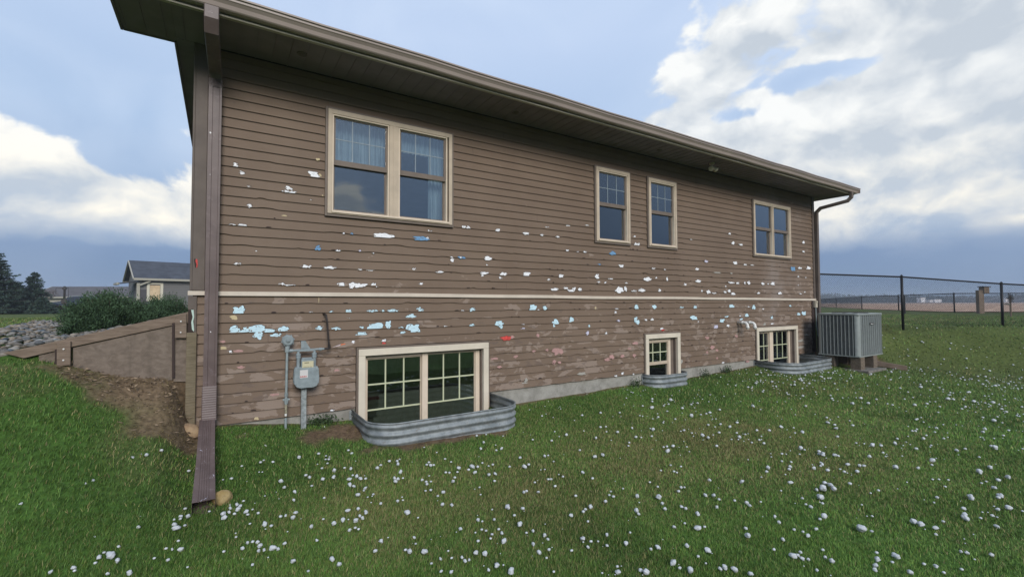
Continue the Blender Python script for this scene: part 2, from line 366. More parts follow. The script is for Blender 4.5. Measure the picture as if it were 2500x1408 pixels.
def npmesh(name, V, F, mats, colr=None, n=4, parent=None, smooth=False):
    me = bpy.data.meshes.new(name); V = np.asarray(V, np.float32); F = np.asarray(F, np.int32)
    me.vertices.add(len(V)); me.vertices.foreach_set('co', V.ravel())
    me.loops.add(F.size); me.loops.foreach_set('vertex_index', F.ravel())
    me.polygons.add(len(F)); me.polygons.foreach_set('loop_start', np.arange(len(F), dtype=np.int32)*F.shape[1])
    try: me.polygons.foreach_set('loop_total', np.full(len(F), F.shape[1], np.int32))
    except Exception: pass
    for x in (mats if isinstance(mats, (list, tuple)) else [mats]): me.materials.append(x)
    me.update(calc_edges=True)
    if colr is not None:
        a = me.color_attributes.new('Col', 'FLOAT_COLOR', 'POINT'); c = np.ones((len(V), 4), np.float32); c[:, :3] = colr; a.data.foreach_set('color', c.ravel())
    if smooth: me.polygons.foreach_set('use_smooth', np.ones(len(F), bool))
    me.validate(); o = bpy.data.objects.new(name, me); col.objects.link(o)
    if parent: o.parent = parent; o.matrix_parent_inverse = Matrix.Translation(parent.location).inverted() if parent.type == 'EMPTY' else Matrix()
    return o
# value noise
_L = rng.random((256, 256))
def vnoise(x, y):
    xi = np.floor(x).astype(int); yi = np.floor(y).astype(int); fx = x-xi; fy = y-yi
    fx = fx*fx*(3-2*fx); fy = fy*fy*(3-2*fy)
    g = lambda a, c: _L[a % 256, c % 256]
    return (g(xi, yi)*(1-fx)+g(xi+1, yi)*fx)*(1-fy)+(g(xi, yi+1)*(1-fx)+g(xi+1, yi+1)*fx)*fy
def fbm(x, y, o=4):
    s = 0; a = .5; t = 0
    for k in range(o): s = s+a*vnoise(x*2**k+17*k, y*2**k+31*k); t += a; a *= .5
    return s/t
def sst(x, a, c): t = np.clip((x-a)/(c-a), 0, 1); return t*t*(3-2*t)

# ================================================================== GROUND
def hgt(x, y):
    x = np.asarray(x, float); y = np.asarray(y, float)
    f = -y
    hw = -1.435+.22*np.exp(-np.clip(x, 0, None)/1.6)-.003*np.clip(x, 0, 14)+.035*sst(x, 3.5, 6)+.09*sst(x, 7, 10.5)
    h = hw+(-1.68-hw)*(1-np.exp(-np.clip(f, 0, None)/1.9))/.95
    # bank on the left, rising to the retaining wall
    A = .50*sst(-x, .16, .42)+.27*sst(-x, .42, 1.5)
    fall = 1-sst(f, 0.05, 2.6)*.92
    fall2 = 1-sst(f, .02, .55)*.45*sst(x, -1.1, -.3)
    h = h+A*fall*fall2
    # terrace behind the retaining wall
    c = -.17+.20*(np.clip(x, -1.6, -.3)+.3)
    zb = c+(-.42-c)*sst(y, 1.0, 5)-.22*sst(y, 10, 30)
    h = np.where(y > 0.03, zb, np.where((y > 0) & (x < -.2), h+(zb-h)*np.clip(y/.03, 0, 1), h))
    # right side: ground rises to the fence line
    s = x+.9*np.minimum(y, 0)
    k = sst(s, 11.9, 15.4)
    h2 = -.62-.012*np.clip(x-15, 0, 8)
    h = np.where(x > 5, h+(h2-h)*k, h)
    h = h+(-.65-h)*sst(np.hypot(x, y+5), 26, 45)
    bump = (fbm(x*.9+50, y*.9+50, 4)-.5)*.07*sst(np.hypot(x, y+5.5), 1, 3)+(fbm(x*5+90, y*5+90, 3)-.5)*.022
    return h+bump
def straw(x, y):
    x = np.asarray(x, float); y = np.asarray(y, float)
    n = fbm(x*.8+7, y*.8+3, 4); n2 = fbm(x*3.1+70, y*3.1+30, 3)
    s = sst(n+.35*(n2-.5), .50, .70)*.12
    for px, py, rr, am in [(1500, 1100, .9, .8), (1780, 1070, 1.3, .7), (1250, 1200, .7, .7), (900, 1180, .6, .5), (2250, 830, 2.2, .5), (2050, 960, 1.8, .5), (1900, 1050, 1.2, .5), (760, 1270, .5, .4), (1000, 1260, .45, .55)]:
        p = Wz(px, py, -1.55); s = s+.62*am*np.exp(-((x-p[0])**2+(y-p[1])**2)/rr**2)*(.35+1.1*n2)
    return np.clip(s, 0, 1)
def soil(x, y):
    x = np.asarray(x, float); y = np.asarray(y, float); n = fbm(x*4+11, y*4+5, 4)-.5
    s = sst(1-np.hypot((x+.52)/.66, (y+.25)/.42)+n*2.0, .0, .7)*(y < .05)*.9
    s = np.maximum(s, sst(1-np.hypot((x+.9)/.7, (y+.12)/.22)+n, .1, .6)*.8*(y < .05))
    s = np.maximum(s, sst(1-np.hypot((x-1.1)/.42, (y+.32)/.36)+n*1.2, .05, .5))
    s = np.maximum(s, sst(1-np.hypot((x-2.2)/1.25, (y+.86)/.20)+n*1.2, .1, .6))
    s = np.maximum(s, sst(.10+y+n*.18, 0, .10)*(x > -.2)*(x < 12.6)*.8)
    s = np.maximum(s, sst(1-np.hypot((x-12.9)/.9, (y+.8)/.6)+n, .2, .6))
    s = np.maximum(s, sst(fbm(x*2.2+60, y*2.2+9, 3), .45, .62)*.20*(x < -.15)*(y < .03)*(y > -1.6))
    s = np.maximum(s, (x > -.75)*(x < -.1)*(y > -.30)*(y < .05)*.95)
    return np.clip(s, 0, 1)
def lines(spec):
    out = []
    for a, c, st in spec: out += list(np.arange(a, c-1e-6, st))
    return np.array(sorted(set(np.round(out+[spec[-1][1]], 4))))
xs = lines([(-900, -100, 100), (-100, -20, 8), (-20, -6, 1.0), (-6, -2.4, .2), (-2.4, 13.2, .06), (13.2, 22, .22), (22, 60, 2.0), (60, 140, 10), (140, 1000, 100)])
ys = lines([(-60, -10, 5), (-10, -6, .5), (-6, -1.2, .09), (-1.2, -.0, .06), (-.0, .03, .03), (.03, .27, .06), (.27, 4, .2), (4, 20, 1.0), (20, 60, 4), (60, 160, 12.5), (160, 1000, 100)])
X, Y = np.meshgrid(xs, ys); Z = hgt(X, Y)
nx, ny = len(xs), len(ys)
V = np.stack([X.ravel(), Y.ravel(), Z.ravel()], 1)
I = (np.arange(ny-1)[:, None]*nx+np.arange(nx-1)[None, :]).ravel()
F = np.stack([I, I+1, I+nx+1, I+nx], 1)
cx_ = (X[:-1, :-1]+X[1:, 1:]).ravel()/2; cy_ = (Y[:-1, :-1]+Y[1:, 1:]).ravel()/2
def rrect(x, y, x0, x1, y0, r):       # footprint of a well: straight back on the wall, rounded outer corners
    dx = np.maximum(np.maximum(x0+r-x, x-(x1-r)), 0); dy = np.maximum((y0+r)-y, 0)
    return (dx**2+dy**2 < r*r) & (y < 0.02) & (x > x0) & (x < x1)
WELLS = [(1.325, 3.165, -.86, .30), (6.235, 7.245, -.27, .26), (9.72, 11.66, -.80, .42)]
kill = (cx_ > -.15) & (cx_ < 12.38) & (cy_ > .04) & (cy_ < 8.2)
for x0, x1, y0, rr in WELLS: kill |= rrect(cx_, cy_, x0+.03, x1-.03, y0+.03, rr)
F = F[~kill]
st = straw(V[:, 0], V[:, 1])[:, None]; so = soil(V[:, 0], V[:, 1])[:, None]
gc = np.array([.052, .104, .021])*(1-st)+np.array([.13, .11, .045])*st
gc = gc*(1-so)+np.array([.135, .092, .060])*so
dist = np.hypot(V[:, 0], V[:, 1]+5.5)[:, None]; gc = gc*(1+.15*sst(dist, 7, 22))*(.6+.8*fbm(V[:, 0]*1.3+33, V[:, 1]*1.3+44, 3))[:, None]; gc = gc*(1-.35*sst(dist, 9, 15)*np.array([.1, 1, .3]))+np.array([.035, .036, .012])*sst(dist, 9, 15)*fbm(V[:, 0]*.5+3, V[:, 1]*.5+4, 4)[:, None]
MAT_GROUND = mat('lawn_ground', rough=.95, spec=.1, fn=lambda q, bs, t: attr_col(q, bs, t, var=.35, vs=22), bump=.0)
ground = npmesh('lawn', V, F, MAT_GROUND, gc, smooth=True); tag(ground, kind='structure')
# ploughed field beyond the far fence, reaching the horizon
fp = [LD(22, 75), LD(33.6, 44.5), LD(28, 30), LD(60, 31), LD(900, 60), LD(1400, 900), LD(300, 900), LD(120, 480)]
mb = MB(); mb.quad(*[(p[0], p[1], -.61) for p in [LD(46.4, 69), LD(33.6, 44.5), LD(28, 29.6), LD(36, 27.6), LD(560, 40), LD(640, 640), LD(90, 640)]])
def field_fn(q, bs, t):
    w = q.n('ShaderNodeMapping'); q.put(w.inputs[0], t); w.inputs[3].default_value = (.03, .25, 1); w.inputs[2].default_value = (0, 0, R(-35))
    c = q.mix(q.smooth(q.noise(w.outputs[0], 3, 6, .6), .3, .7), (.42, .27, .19), (.58, .41, .30)); q.put(bs.inputs['Base Color'], c)
tag(mb.build('field', mat('ploughed_field', rough=.95, spec=.05, fn=field_fn)), kind='structure')

# ------------------------------------------------------------------ grass
def blades(N, dmin, dmax, wd, ht, amin=-20, amax=86):
    a = np.radians(rng.uniform(amin, amax, N)); d = np.sqrt(rng.uniform(dmin**2, dmax**2, N))
    x = CAM[0]+np.sin(a)*d; y = CAM[1]+np.cos(a)*d
    k = ~((x > -.24) & (x < 12.46) & (y > -.02) & (y < 8.2))
    for x0, x1, y0, rr in WELLS: k &= ~rrect(x, y, x0-.02, x1+.02, y0-.02, rr)
    k &= ~((x > 11.75) & (x < 13.1) & (y > -1.15) & (y < 0))
    k &= ~((x < -.2) & (y > -.0) & (y < .1))
    # rock bed and field are bare
    P = np.stack([x, y, np.full_like(x, -.5)], 1); rb = (x < -.2) & (y > 0.05) & (y < 11) & (rock_mask(x, y))
    k &= ~rb
    so_ = soil(x, y); k &= rng.random(N) > so_*.55
    x, y = x[k], y[k]; n = len(x); z = hgt(x, y)
    s_ = straw(x, y)
    clump = fbm(x*6+3, y*6+9, 2)
    H = ht*rng.uniform(.5, 1.15, n)*(.65+.7*clump); Wd = wd*rng.uniform(.7, 1.3, n)
    th = rng.uniform(0, 2*np.pi, n); H = H*np.where(soil(x, y) > .4, .35, 1.0); lean = rng.uniform(.15, 1.0, n)*ht*.8; la = rng.normal(.6, 1.3, n)
    dx, dy = np.cos(th)*Wd/2, np.sin(th)*Wd/2; lx, ly = np.cos(la)*lean, np.sin(la)*lean
    z = z-.004
    V = np.empty((n, 5, 3)); V[:, 0] = np.stack([x-dx, y-dy, z], 1); V[:, 1] = np.stack([x+dx, y+dy, z], 1)
    V[:, 2] = np.stack([x+dx*.8+lx*.35, y+dy*.8+ly*.35, z+H*.6], 1); V[:, 3] = np.stack([x-dx*.8+lx*.35, y-dy*.8+ly*.35, z+H*.6], 1)
    V[:, 4] = np.stack([x+lx, y+ly, z+H], 1)
    sl_ = soil(x, y); isst = rng.random(n) < np.maximum(.07+.05*sst(np.hypot(x, y+5.5), 9, 15)+.80*s_, sl_*1.3); H_ = np.where(sl_ > .4, .35, 1.0)
    g = np.array([.078, .156, .031])*(1+rng.normal(0, .28, (n, 1)))+np.array([.055, .045, .006])*rng.random((n, 1))**2
    g = g*np.where(x < -.3, .80, 1.0)[:, None]; g = g*(.52+.70*fbm(x*1.3+33, y*1.3+44, 3)+.35*fbm(x*7+3, y*7+4, 2))[:, None]
    dd_ = sst(np.hypot(x, y+5.5), 9, 15)[:, None]; g = g*(1-dd_*np.array([-.05, .05, -.15]))
    c = np.where(isst[:, None], np.array([.27, .245, .10])*rng.uniform(.55, 1.15, (n, 1)), g)
    c = np.clip(c, .004, 1)
    return V.reshape(-1, 3), np.repeat(np.where((sl_ > .4)[:, None], c*np.array([.8, .68, .62]), c), 5, 0), n
def inpoly(px, py, poly):
    c = np.zeros(len(px), bool); j = len(poly)-1
    for i in range(len(poly)):
        xi, yi = poly[i]; xj, yj = poly[j]
        c ^= ((yi > py) != (yj > py)) & (px < (xj-xi)*(py-yi)/(yj-yi+1e-9)+xi); j = i
    return c
ROCKPOLY = [(-200, 812), (0, 806), (60, 792), (150, 766), (235, 764), (300, 762), (400, 760), (470, 756), (470, 790), (300, 825), (200, 850), (20, 885), (-200, 960)]
def project(x, y, z):
    v = np.stack([x, y, z], -1)-CAM; d = v@fw
    return 1250+FPX*(v@rt)/d, 704-FPX*(v@up)/d
def rock_mask(x, y):
    px, py = project(x, y, hgt(x, y)); return inpoly(px, py, ROCKPOLY)
VV, CC, tot = [], [], 0
for args in [(200000, 1.7, 4.0, .0031, .031), (220000, 4.0, 7.5, .0046, .034), (160000, 7.5, 14, .0080, .042), (130000, 14, 34, .018, .05)]:
    v, c, n = blades(*args); VV.append(v); CC.append(c); tot += n
V = np.concatenate(VV); C = np.concatenate(CC)
i0 = np.arange(tot)*5
T = np.concatenate([np.stack([i0, i0+1, i0+2], 1), np.stack([i0, i0+2, i0+3], 1), np.stack([i0+3, i0+2, i0+4], 1)])
def grass_fn(q, bs, t):
    a = q.n('ShaderNodeAttribute', attribute_name='Col'); q.put(bs.inputs['Base Color'], a.outputs['Color'])
MAT_GRASS = mat('grass_blade', rough=.6, spec=.25, fn=grass_fn)
g = npmesh('grass', V, T, MAT_GRASS, C); tag(g, 'short green lawn grass with straw coloured patches around the house', 'grass', kind='stuff')

# ================================================================== HOUSE
house = empty('brown_house', 'brown lap sided house with hail holes all over its wall', 'house', (0, 0, -1.4))
CH = .1016
OPEN = [(1.00, 2.60, 1.0, 2.265), (5.115, 5.94, .985, 2.255), (6.365, 7.175, .985, 2.255), (9.70, 11.30, 1.0, 2.255),
        (1.36, 3.15, -2.0, -.505), (6.25, 7.23, -2.0, -.525), (9.735, 11.52, -2.0, -.515)]
def siding(x0, x1, zs, ztop, opens, xf, seed, notch=1.0, step=.035):
    rg = np.random.default_rng(seed); mb = MB()
    for k, zb in enumerate(zs):
        zt = (zs[k-1] if k else ztop); 
        if zt-zb < .01: continue
        X = set(np.round(np.arange(x0, x1, step), 4)) | {x0, x1}
        for o in opens: X |= {o[0], o[1]}
        X = np.array(sorted(x for x in X if x0 <= x <= x1))
        low = 1.0 if zb < .75 else .30 if zb < 1.15 else .06
        nz_ = np.zeros(len(X)); 
        for _ in range(int((x1-x0)*1.5*low*notch)):
            c = rg.uniform(x0, x1); w = rg.uniform(.02, .14); a = rg.uniform(.003, .013); nz_ += a*np.exp(-((X-c)/w)**4)
        nz_ += (np.interp(X, np.arange(x0, x1+.6, .5), rg.normal(0, .0014 if zb < .8 else .0004, len(np.arange(x0, x1+.6, .5)))))
        if not notch: nz_ *= 0
        rows = [zb]+sorted(z for o in opens for z in (o[2], o[3]) if zb+.004 < z < zt-.004)+[zt]
        rows = sorted(set(rows))
        yb, yt = -.018, -.003
        def yy(z): return yb+(yt-yb)*(z-zb)/(zt-zb)
        for j in range(len(rows)-1):
            za, zc = rows[j], rows[j+1]; zm = (za+zc)/2
            for i in range(len(X)-1):
                xm = (X[i]+X[i+1])/2
                if any(o[0] < xm < o[1] and o[2] < zm < o[3] for o in opens): continue
                a0 = za+(nz_[i] if j == 0 else 0); a1 = za+(nz_[i+1] if j == 0 else 0)
                mb.quad(xf(X[i], yy(za), a0), xf(X[i+1], yy(za), a1), xf(X[i+1], yy(zc), zc), xf(X[i], yy(zc), zc))
                if j == 0: mb.quad(xf(X[i], -.0015, a0+.004), xf(X[i+1], -.0015, a1+.004), xf(X[i+1], yb, a1), xf(X[i], yb, a0))
                if j == 0: mb.quad(xf(X[i], -.0015, za-.004), xf(X[i+1], -.0015, za-.004), xf(X[i+1], -.0015, a1+.006), xf(X[i], -.0015, a0+.006))
    return mb
ZU = [1.732+CH*9-CH*k for k in range(0, 30) if 1.732+CH*9-CH*k > .10]
ZL = [.0085-CH*k for k in range(0, 13)]
XL, XR, YB = -.21, 12.44, 8.0
ident = lambda x, y, z: (x, y, z)
wall = siding(XL, XR, [z for z in ZU if z < 2.62], 2.62, OPEN, ident, 3).build('wall', MAT_SIDE, house)
wall_lo = siding(-.18, XR-.02, ZL, .092, OPEN, ident, 4).build('wall', MAT_SIDE, house)
mb = siding(0, YB, [z for z in ZU if z < 2.62]+ZL, 2.62, [], lambda a, c, z: (XR+.01-c*1.0, a+.01, z), 5, 0, .5); mb.build('wall', MAT_SIDE, house)
mb = siding(0, YB, [z for z in ZU if z < 2.62]+ZL, 2.62, [], lambda a, c, z: (XL+c, YB-a, z), 6, 0, .5); mb.build('wall', MAT_SIDE, house)
MB().box(XL, XR, YB-.05, YB, -1.3, 2.62).build('wall', MAT_SIDE, house)
MB().box(XL+.02, XR-.02, .25, YB-.1, -.02, .08).build('interior_floor', MAT_DARK, house)
# inner leaf, so that no light leaks through the shell
mb = MB()
def holes_panel(x0, x1, z0, z1, opens, y):
    xs_ = sorted({x0, x1} | {v for o in opens for v in (o[0], o[1]) if x0 < v < x1}); zs_ = sorted({z0, z1} | {v for o in opens for v in (o[2], o[3]) if z0 < v < z1})
    for i in range(len(xs_)-1):
        for j in range(len(zs_)-1):
            xm, zm = (xs_[i]+xs_[i+1])/2, (zs_[j]+zs_[j+1])/2
            if not any(o[0] < xm < o[1] and o[2] < zm < o[3] for o in opens): mb.box(xs_[i], xs_[i+1], y, y+.02, zs_[j], zs_[j+1])
holes_panel(XL+.03, XR-.03, -1.22, 2.6, OPEN, .06)
mb.build('inner_wall', MAT_ROOM, house)
# foundation (split at the basement windows)
mb = MB()
edges = [XL+.02, OPEN[4][0]-.01, OPEN[4][1]+.01, OPEN[5][0]-.01, OPEN[5][1]+.01, OPEN[6][0]-.01, OPEN[6][1]+.01, XR-.02]
for i in range(0, 8, 2): mb.box(edges[i], edges[i+1], .012, .2, -2.6, -1.205)
mb.box(XL+.02, XL+.2, .21, YB, -2.6, -1.21); mb.box(XR-.2, XR-.02, .21, YB, -2.6, -1.21); mb.box(XL+.21, XR-.21, YB-.2, YB-.02, -2.6, -1.21)
for i in (1, 3, 5): mb.box(edges[i]+.001, edges[i+1]-.001, .012, .2, -2.6, -2.05)
mb.build('foundation', MAT_CONC, house, bevel=.004)
# beige band course, sagging a little between nails
mb = MB(); n = 60
bx = np.linspace(-.02, 12.40, n); bz = np.interp(bx, np.linspace(-.02, 12.4, 13), .5*np.array([0, .006, .012, .004, .010, -.006, .004, .012, 0, .008, .004, -.002, 0]))
for i in range(n-1):
    z0, z1 = .090-.003*bx[i]+bz[i], .090-.003*bx[i+1]+bz[i+1]; d = .044
    a = [(bx[i], -.036, z0), (bx[i+1], -.036, z1), (bx[i+1], -.036, z1+d), (bx[i], -.036, z0+d)]; c = [(p[0], .0, p[2]) for p in a]
    mb.quad(*a); mb.quad(a[3], a[2], c[2], c[3]); mb.quad(a[1], a[0], c[0], c[1])
mb.box(-.255, -.118, -.045, .03, .094, .136)
mb.box(12.40, 12.462, -.040, .03, .052, .098)
mb.build('band_board', MAT_BAND, house)
# corner boards
MB().box(-.222, -.12, -.032, .0, .142, 2.62).box(-.242, -.2225, -.032, .1, .142, 2.62).build('corner_board', MAT_TRIM, house, bevel=.003)
mb = MB(); mb.prism([(-.252, .085), (-.252, -.035), (-.249, -.045), (-.232, -.05), (-.215, -.04), (-.206, -.06), (-.211, -.12), (-.200, -.17), (-.207, -.235), (-.202, -.27), (-.182, -.275), (-.182, .085)], -.034, .02)
mb.build('corner_board', MAT_TRIM, house)
mb = MB(); mb.prism([(-.226, -.05), (-.206, -.05), (-.200, -.12), (-.207, -.16), (-.198, -.25), (-.203, -.262), (-.216, -.24), (-.222, -.17), (-.212, -.12)], -.038, -.034); mb.build('exposed_foam', MAT_MINT, house)
MB().box(-.249, -.20, -.030, .015, -.27, -.046).build('broken_gap', MAT_EDGE, house)
MB().box(12.36, 12.44, -.032, .0, .10, 2.62).box(12.4405, 12.462, -.032, .12, .10, 2.62).build('corner_board', MAT_TRIM, house, bevel=.003)
MB().box(12.24, 12.40, -.026, .0, -1.2, .05).build('corner_board', MAT_EDGE, house)
mb = MB(); mb.prism([(-.199, .44), (-.188, .455), (-.182, .44), (-.179, .39), (-.184, .365), (-.192, .37), (-.188, .40), (-.196, .42)], -.036, -.033); mb.build('exposed_wrap', MAT_RED, house)
mb = MB(); mb.prism([(-.212, .45), (-.20, .455), (-.19, .43), (-.188, .39), (-.18, .37), (-.20, .365), (-.205, .40)], -.0335, -.0325); mb.build('broken_gap', MAT_EDGE, house)

# ---- roof (hip), soffit, fascia, gutter
ZS = 2.62; YF = -.70; XE0, XE1 = -.39, 12.90
mb = MB()
for j, (x0, x1) in enumerate([(XE0, XE1)]):
    mb.box(x0, x1, YF+.02, -.034, ZS, ZS+.02)
mb.box(-.80, XE0-.001, YF+.02, .04, ZS, ZS+.02); mb.box(XE0, XL-.035, .041-.07, 8.4, ZS+.0005, ZS+.02); mb.box(XR+.03, XE1, -.03, 8.4, ZS+.0005, ZS+.02); mb.box(XL-.03, XR+.03, 8.01, 8.4, ZS+.0005, ZS+.02)
x = -.78                       # grooves of the soffit panels
while x < XE1-.02:
    mb.box(x, x+.010, YF+.03, (-.036 if x > XE0 else .03), ZS-.006, ZS-.0005); x += .1016*1.5
mb.build('soffit', MAT_SOFF, house)
mb = MB(); mb.box(-.82, XE1+.02, YF-.022, YF-.002, ZS-.012, ZS+.14); mb.box(-.822, -.802, YF, .06, ZS-.012, ZS+.14); mb.box(-.80, XE0-.02, .04, .06, ZS-.012, ZS+.14)
mb.box(XE0-.021, XE0-.001, .06, 8.4, ZS-.012, ZS+.14); mb.box(XE1+.002, XE1+.022, YF, 8.4, ZS-.012, ZS+.14); mb.box(XE0, XE1, 8.402, 8.42, ZS-.012, ZS+.14)
mb.build('fascia', MAT_SOFF, house, bevel=.002)
MB().box(-.83, XE1+.012, YF-.030, YF+.012, ZS-.030, ZS-.0125).build('soffit_trim', MAT_LIP, house, bevel=.003)
mb = MB()
gy = YF-.024
prof = [(0, .0), (-.030, -.002), (-.060, .003), (-.070, .012), (-.082, .045), (-.100, .066), (-.110, .074), (-.112, .094), (-.126, .097), (-.128, .112), (-.121, .114), (-.119, .104), (-.107, .100), (-.103, .078), (-.072, .045), (-.055, .010), (-.004, .006), (-.004, .115), (0, .115)]
fr = []; n = 26
for i in range(n):
    xx = -.83+(XE1+.04+.83)*i/(n-1); sag = .004*math.sin(i*1.7)+.002*math.sin(i*4.1)
    fr.append(((xx, gy, ZS-.002+sag), (0, 1, 0), (0, 0, 1)))
mb.sweep(prof, fr); 
mb.box(-.832, -.829, gy-.115, gy, ZS, ZS+.11); mb.box(XE1+.0405, XE1+.043, gy-.115, gy, ZS, ZS+.11)
mb.build('gutter', MAT_GUT, house)
mb = MB(); e = ZS+.135; pr = 4.0; rise = e+(pr+.7)*.36
A_ = [(-.84, YF-.05, e), (XE1+.05, YF-.05, e), (XE1+.05, 8.45, e), (-.42, 8.45, e), (-.42, .08, e), (-.84, .08, e)]
r0, r1 = (4.3, 3.9, rise), (8.6, 3.9, rise)
mb.quad(A_[0], A_[1], r1, r0); mb.quad(A_[1], A_[2], r1); mb.quad(A_[2], A_[3], r0, r1); mb.quad(A_[3], A_[4], r0); mb.quad(A_[4], A_[5], A_[0], r0)
mb.quad(A_[0], A_[5], A_[4], A_[3], A_[2], A_[1])
mb.build('roof', mat('roof_shingle', (.06, .055, .05), .95, var=.3, vscale=3), house)
mb = MB(); mb.box(-.47, -.412, 5.05, 5.35, 2.25, 2.56); mb.prism([(-.47, 2.25), (-.412, 2.25), (-.412, 2.12), (-.44, 2.16)], 5.05, 5.35); mb.build('gable_return', MAT_BAND, house)
# soffit vents
for px, py in [(738, 132), (1258, 275), (1610, 367), (1742, 386)]:
    p = Wz(px, py, ZS-.002); mb = MB(); mb.tube([(p[0], p[1], ZS-.001), (p[0], p[1], ZS-.010)], [.052, .047], 20); mb.tube([(p[0], p[1], ZS-.010), (p[0], p[1], ZS-.016)], [.030, .026], 16); mb.build('soffit_vent', MAT_TRIM, house)
# twin floodlight under the eave
p = Wz(1738, 398, ZS); fx, fy = p[0], p[1]
mb = MB(); mb.tube([(fx, fy, ZS), (fx, fy, ZS-.03)], [.05, .045], 16); mb.tube([(fx, fy, ZS-.03), (fx, fy, ZS-.07)], .014, 10)
fl = mb.build('floodlight', MAT_BEIGEBOX, house)
for s_ in (-1, 1):
    mb = MB(); d = np.array([s_*.75, -.35, -.6]); d /= np.linalg.norm(d); o = np.array([fx, fy, ZS-.065])
    mb.tube([o, o+d*.03, o+d*.05, o+d*.10, o+d*.12], [.012, .022, .034, .052, .046], 14); mb.build('lamp_head', MAT_BEIGEBOX, fl, smooth=False)

# ---- windows
def frame_rect(mb, x0, x1, z0, z1, w, ya, yb, wb=None, wt=None, mi=0):
    wb = w if wb is None else wb; wt = w if wt is None else wt
    mb.box(x0, x0+w, ya, yb, z0, z1, mi); mb.box(x1-w, x1, ya, yb, z0, z1, mi)
    if wt: mb.box(x0+w, x1-w, ya, yb, z1-wt, z1, mi)
    if wb: mb.box(x0+w, x1-w, ya, yb, z0, z0+wb, mi)
def double_hung(x0, x1, z0, z1, units, rail, name='window', grid=True, shade=None, curtain=None, lace=False, thick=1.0):
    mb = MB(); frame_rect(mb, x0-.026, x1+.026, z0-.03, z1+.026, .0255, -.040, .05, .0295, .0255)
    win = mb.build(name, MAT_SASH, house, bevel=.003)
    mb = MB(); w = .046*thick
    frame_rect(mb, x0, x1, z0, z1, w, -.052, .03, .026, .052)
    if len(units) == 2:
        m0, m1 = units[0][1]+.034*thick, units[1][0]-.034*thick; mb.box(m0, m1, -.052, .03, z0+.0262, z1-.0522); mc = (m0+m1)/2; mb.box(mc-.012, mc+.012, -.058, -.052, z0+.027, z1-.053)
    mb.build('frame', MAT_TAN, win, bevel=.004)
    mb = MB()
    for a, c in units: frame_rect(mb, a-.033*thick+.0005, c+.033*thick-.0005, z0+.0265, z1-.0525, .016, -.044, .03)
    mb.box(x0+.0465*thick, x1-.0465*thick, -.064, -.0525, z0+.012, z0+.034)
    mb.build('inner_frame', MAT_TAN2, win, bevel=.002)
    mb = MB()
    for a, c in units:
        frame_rect(mb, a-.016, c+.016, rail-.05, z1-.069, .022, -.018, .012, .062, .016)
        frame_rect(mb, a-.016, c+.016, z0+.043, rail+.012, .022, .014, .04, .02, .03)
    mb.build('sash', MAT_SASH, win, bevel=.002)
    for a, c in units:
        MB().box(a+.004, c-.004, -.006, -.003, rail+.004, z1-.084).build('pane', MAT_GLASS, win)
        MB().box(a+.004, c-.004, .024, .027, z0+.06, rail-.01).build('pane', MAT_GLASS, win)
    if grid:
        for a, c in units:
            mb = MB(); zt, zb_ = z1-.085, rail+.012
            for k in (1, 2): xx = a+(c-a)*k/3; mb.box(xx-.0045, xx+.0045, -.0115, -.0065, zb_, zt)
            zz = (zt+zb_)/2; mb.box(a+.005, c-.005, -.0110, -.0062, zz-.0045, zz+.0045)
            mb.build('grille', MAT_GRID, win)
    return win
w1 = double_hung(1.025, 2.575, 1.035, 2.24, [(1.105, 1.700), (1.885, 2.475)], 1.655)
w2 = double_hung(5.142, 5.917, 1.012, 2.232, [(5.225, 5.835)], 1.655)
w3 = double_hung(6.392, 7.150, 1.012, 2.232, [(6.475, 7.068)], 1.655)
w4 = double_hung(9.727, 11.272, 1.03, 2.232, [(9.81, 10.45), (10.56, 11.19)], 1.655, grid=False)
def cloth(x0, x1, z0, z1, y, m_, win, name, amp=.02, waves=6, shape=None):
    mb = MB(); n = 40
    P = []
    for i in range(n+1):
        t = i/n; xx = x0+(x1-x0)*t; yy_ = y+amp*math.sin(t*waves*6.283)
        zb_ = z0 if shape is None else z0+(z1-z0)*shape(t)
        P.append(((xx, yy_, zb_), (xx, yy_, z1), (xx, yy_+.004, zb_), (xx, yy_+.004, z1)))
    for i in range(n):
        a, c = P[i], P[i+1]; mb.quad(a[0], c[0], c[1], a[1]); mb.quad(c[2], a[2], a[3], c[3]); mb.quad(a[2], c[2], c[0], a[0])
    return mb.build(name, m_, win)
cloth(2.32, 2.56, 1.05, 2.2, .16, MAT_CURT, w1, 'curtain', .018, 5)
cloth(1.86, 2.32, 1.95, 2.2, .15, MAT_CURT, w1, 'curtain', .012, 8)
cloth(1.04, 1.75, 1.72, 2.2, .17, MAT_CURT, w1, 'curtain', .015, 11)
mb = MB(); mb.quad((1.10, .10, 1.06), (1.185, .10, 1.06), (1.125, .12, 1.14), (1.10, .12, 1.26)); mb.quad((1.10, .105, 1.26), (1.125, .125, 1.14), (1.185, .105, 1.06), (1.10, .105, 1.06)); mb.build('curtain', MAT_CURT, w1)
for w, a, c in ((w2, 5.19, 5.80), (w3, 6.44, 7.0)):
    mb = MB(); z = 2.18
    while z > 1.93: mb.box(a, c, .045, .05, z-.018, z-.001); mb.box(a, c, .047, .054, z-.024, z-.0185); z -= .025
    mb.box(a, c, .042, .056, 1.885, 1.912); mb.build('shade', MAT_SHADE, w)
cloth(9.80, 10.30, 1.92, 2.2, .12, MAT_LACE, w4, 'curtain', .012, 9); cloth(9.80, 10.4, 1.5, 1.91, .14, MAT_CURT, w4, 'curtain', .02, 12); cloth(10.50, 11.15, 1.06, 2.2, .13, MAT_LACE, w4, 'curtain', .015, 9)
for wn, xa in ((w2, 5.80), (w3, 7.04), (w4, 10.33), (w4, 11.07)):
    MB().box(xa-.022, xa, .06, .075, 1.06, 1.62).build('inner_frame', MAT_BEIGEBOX, wn)

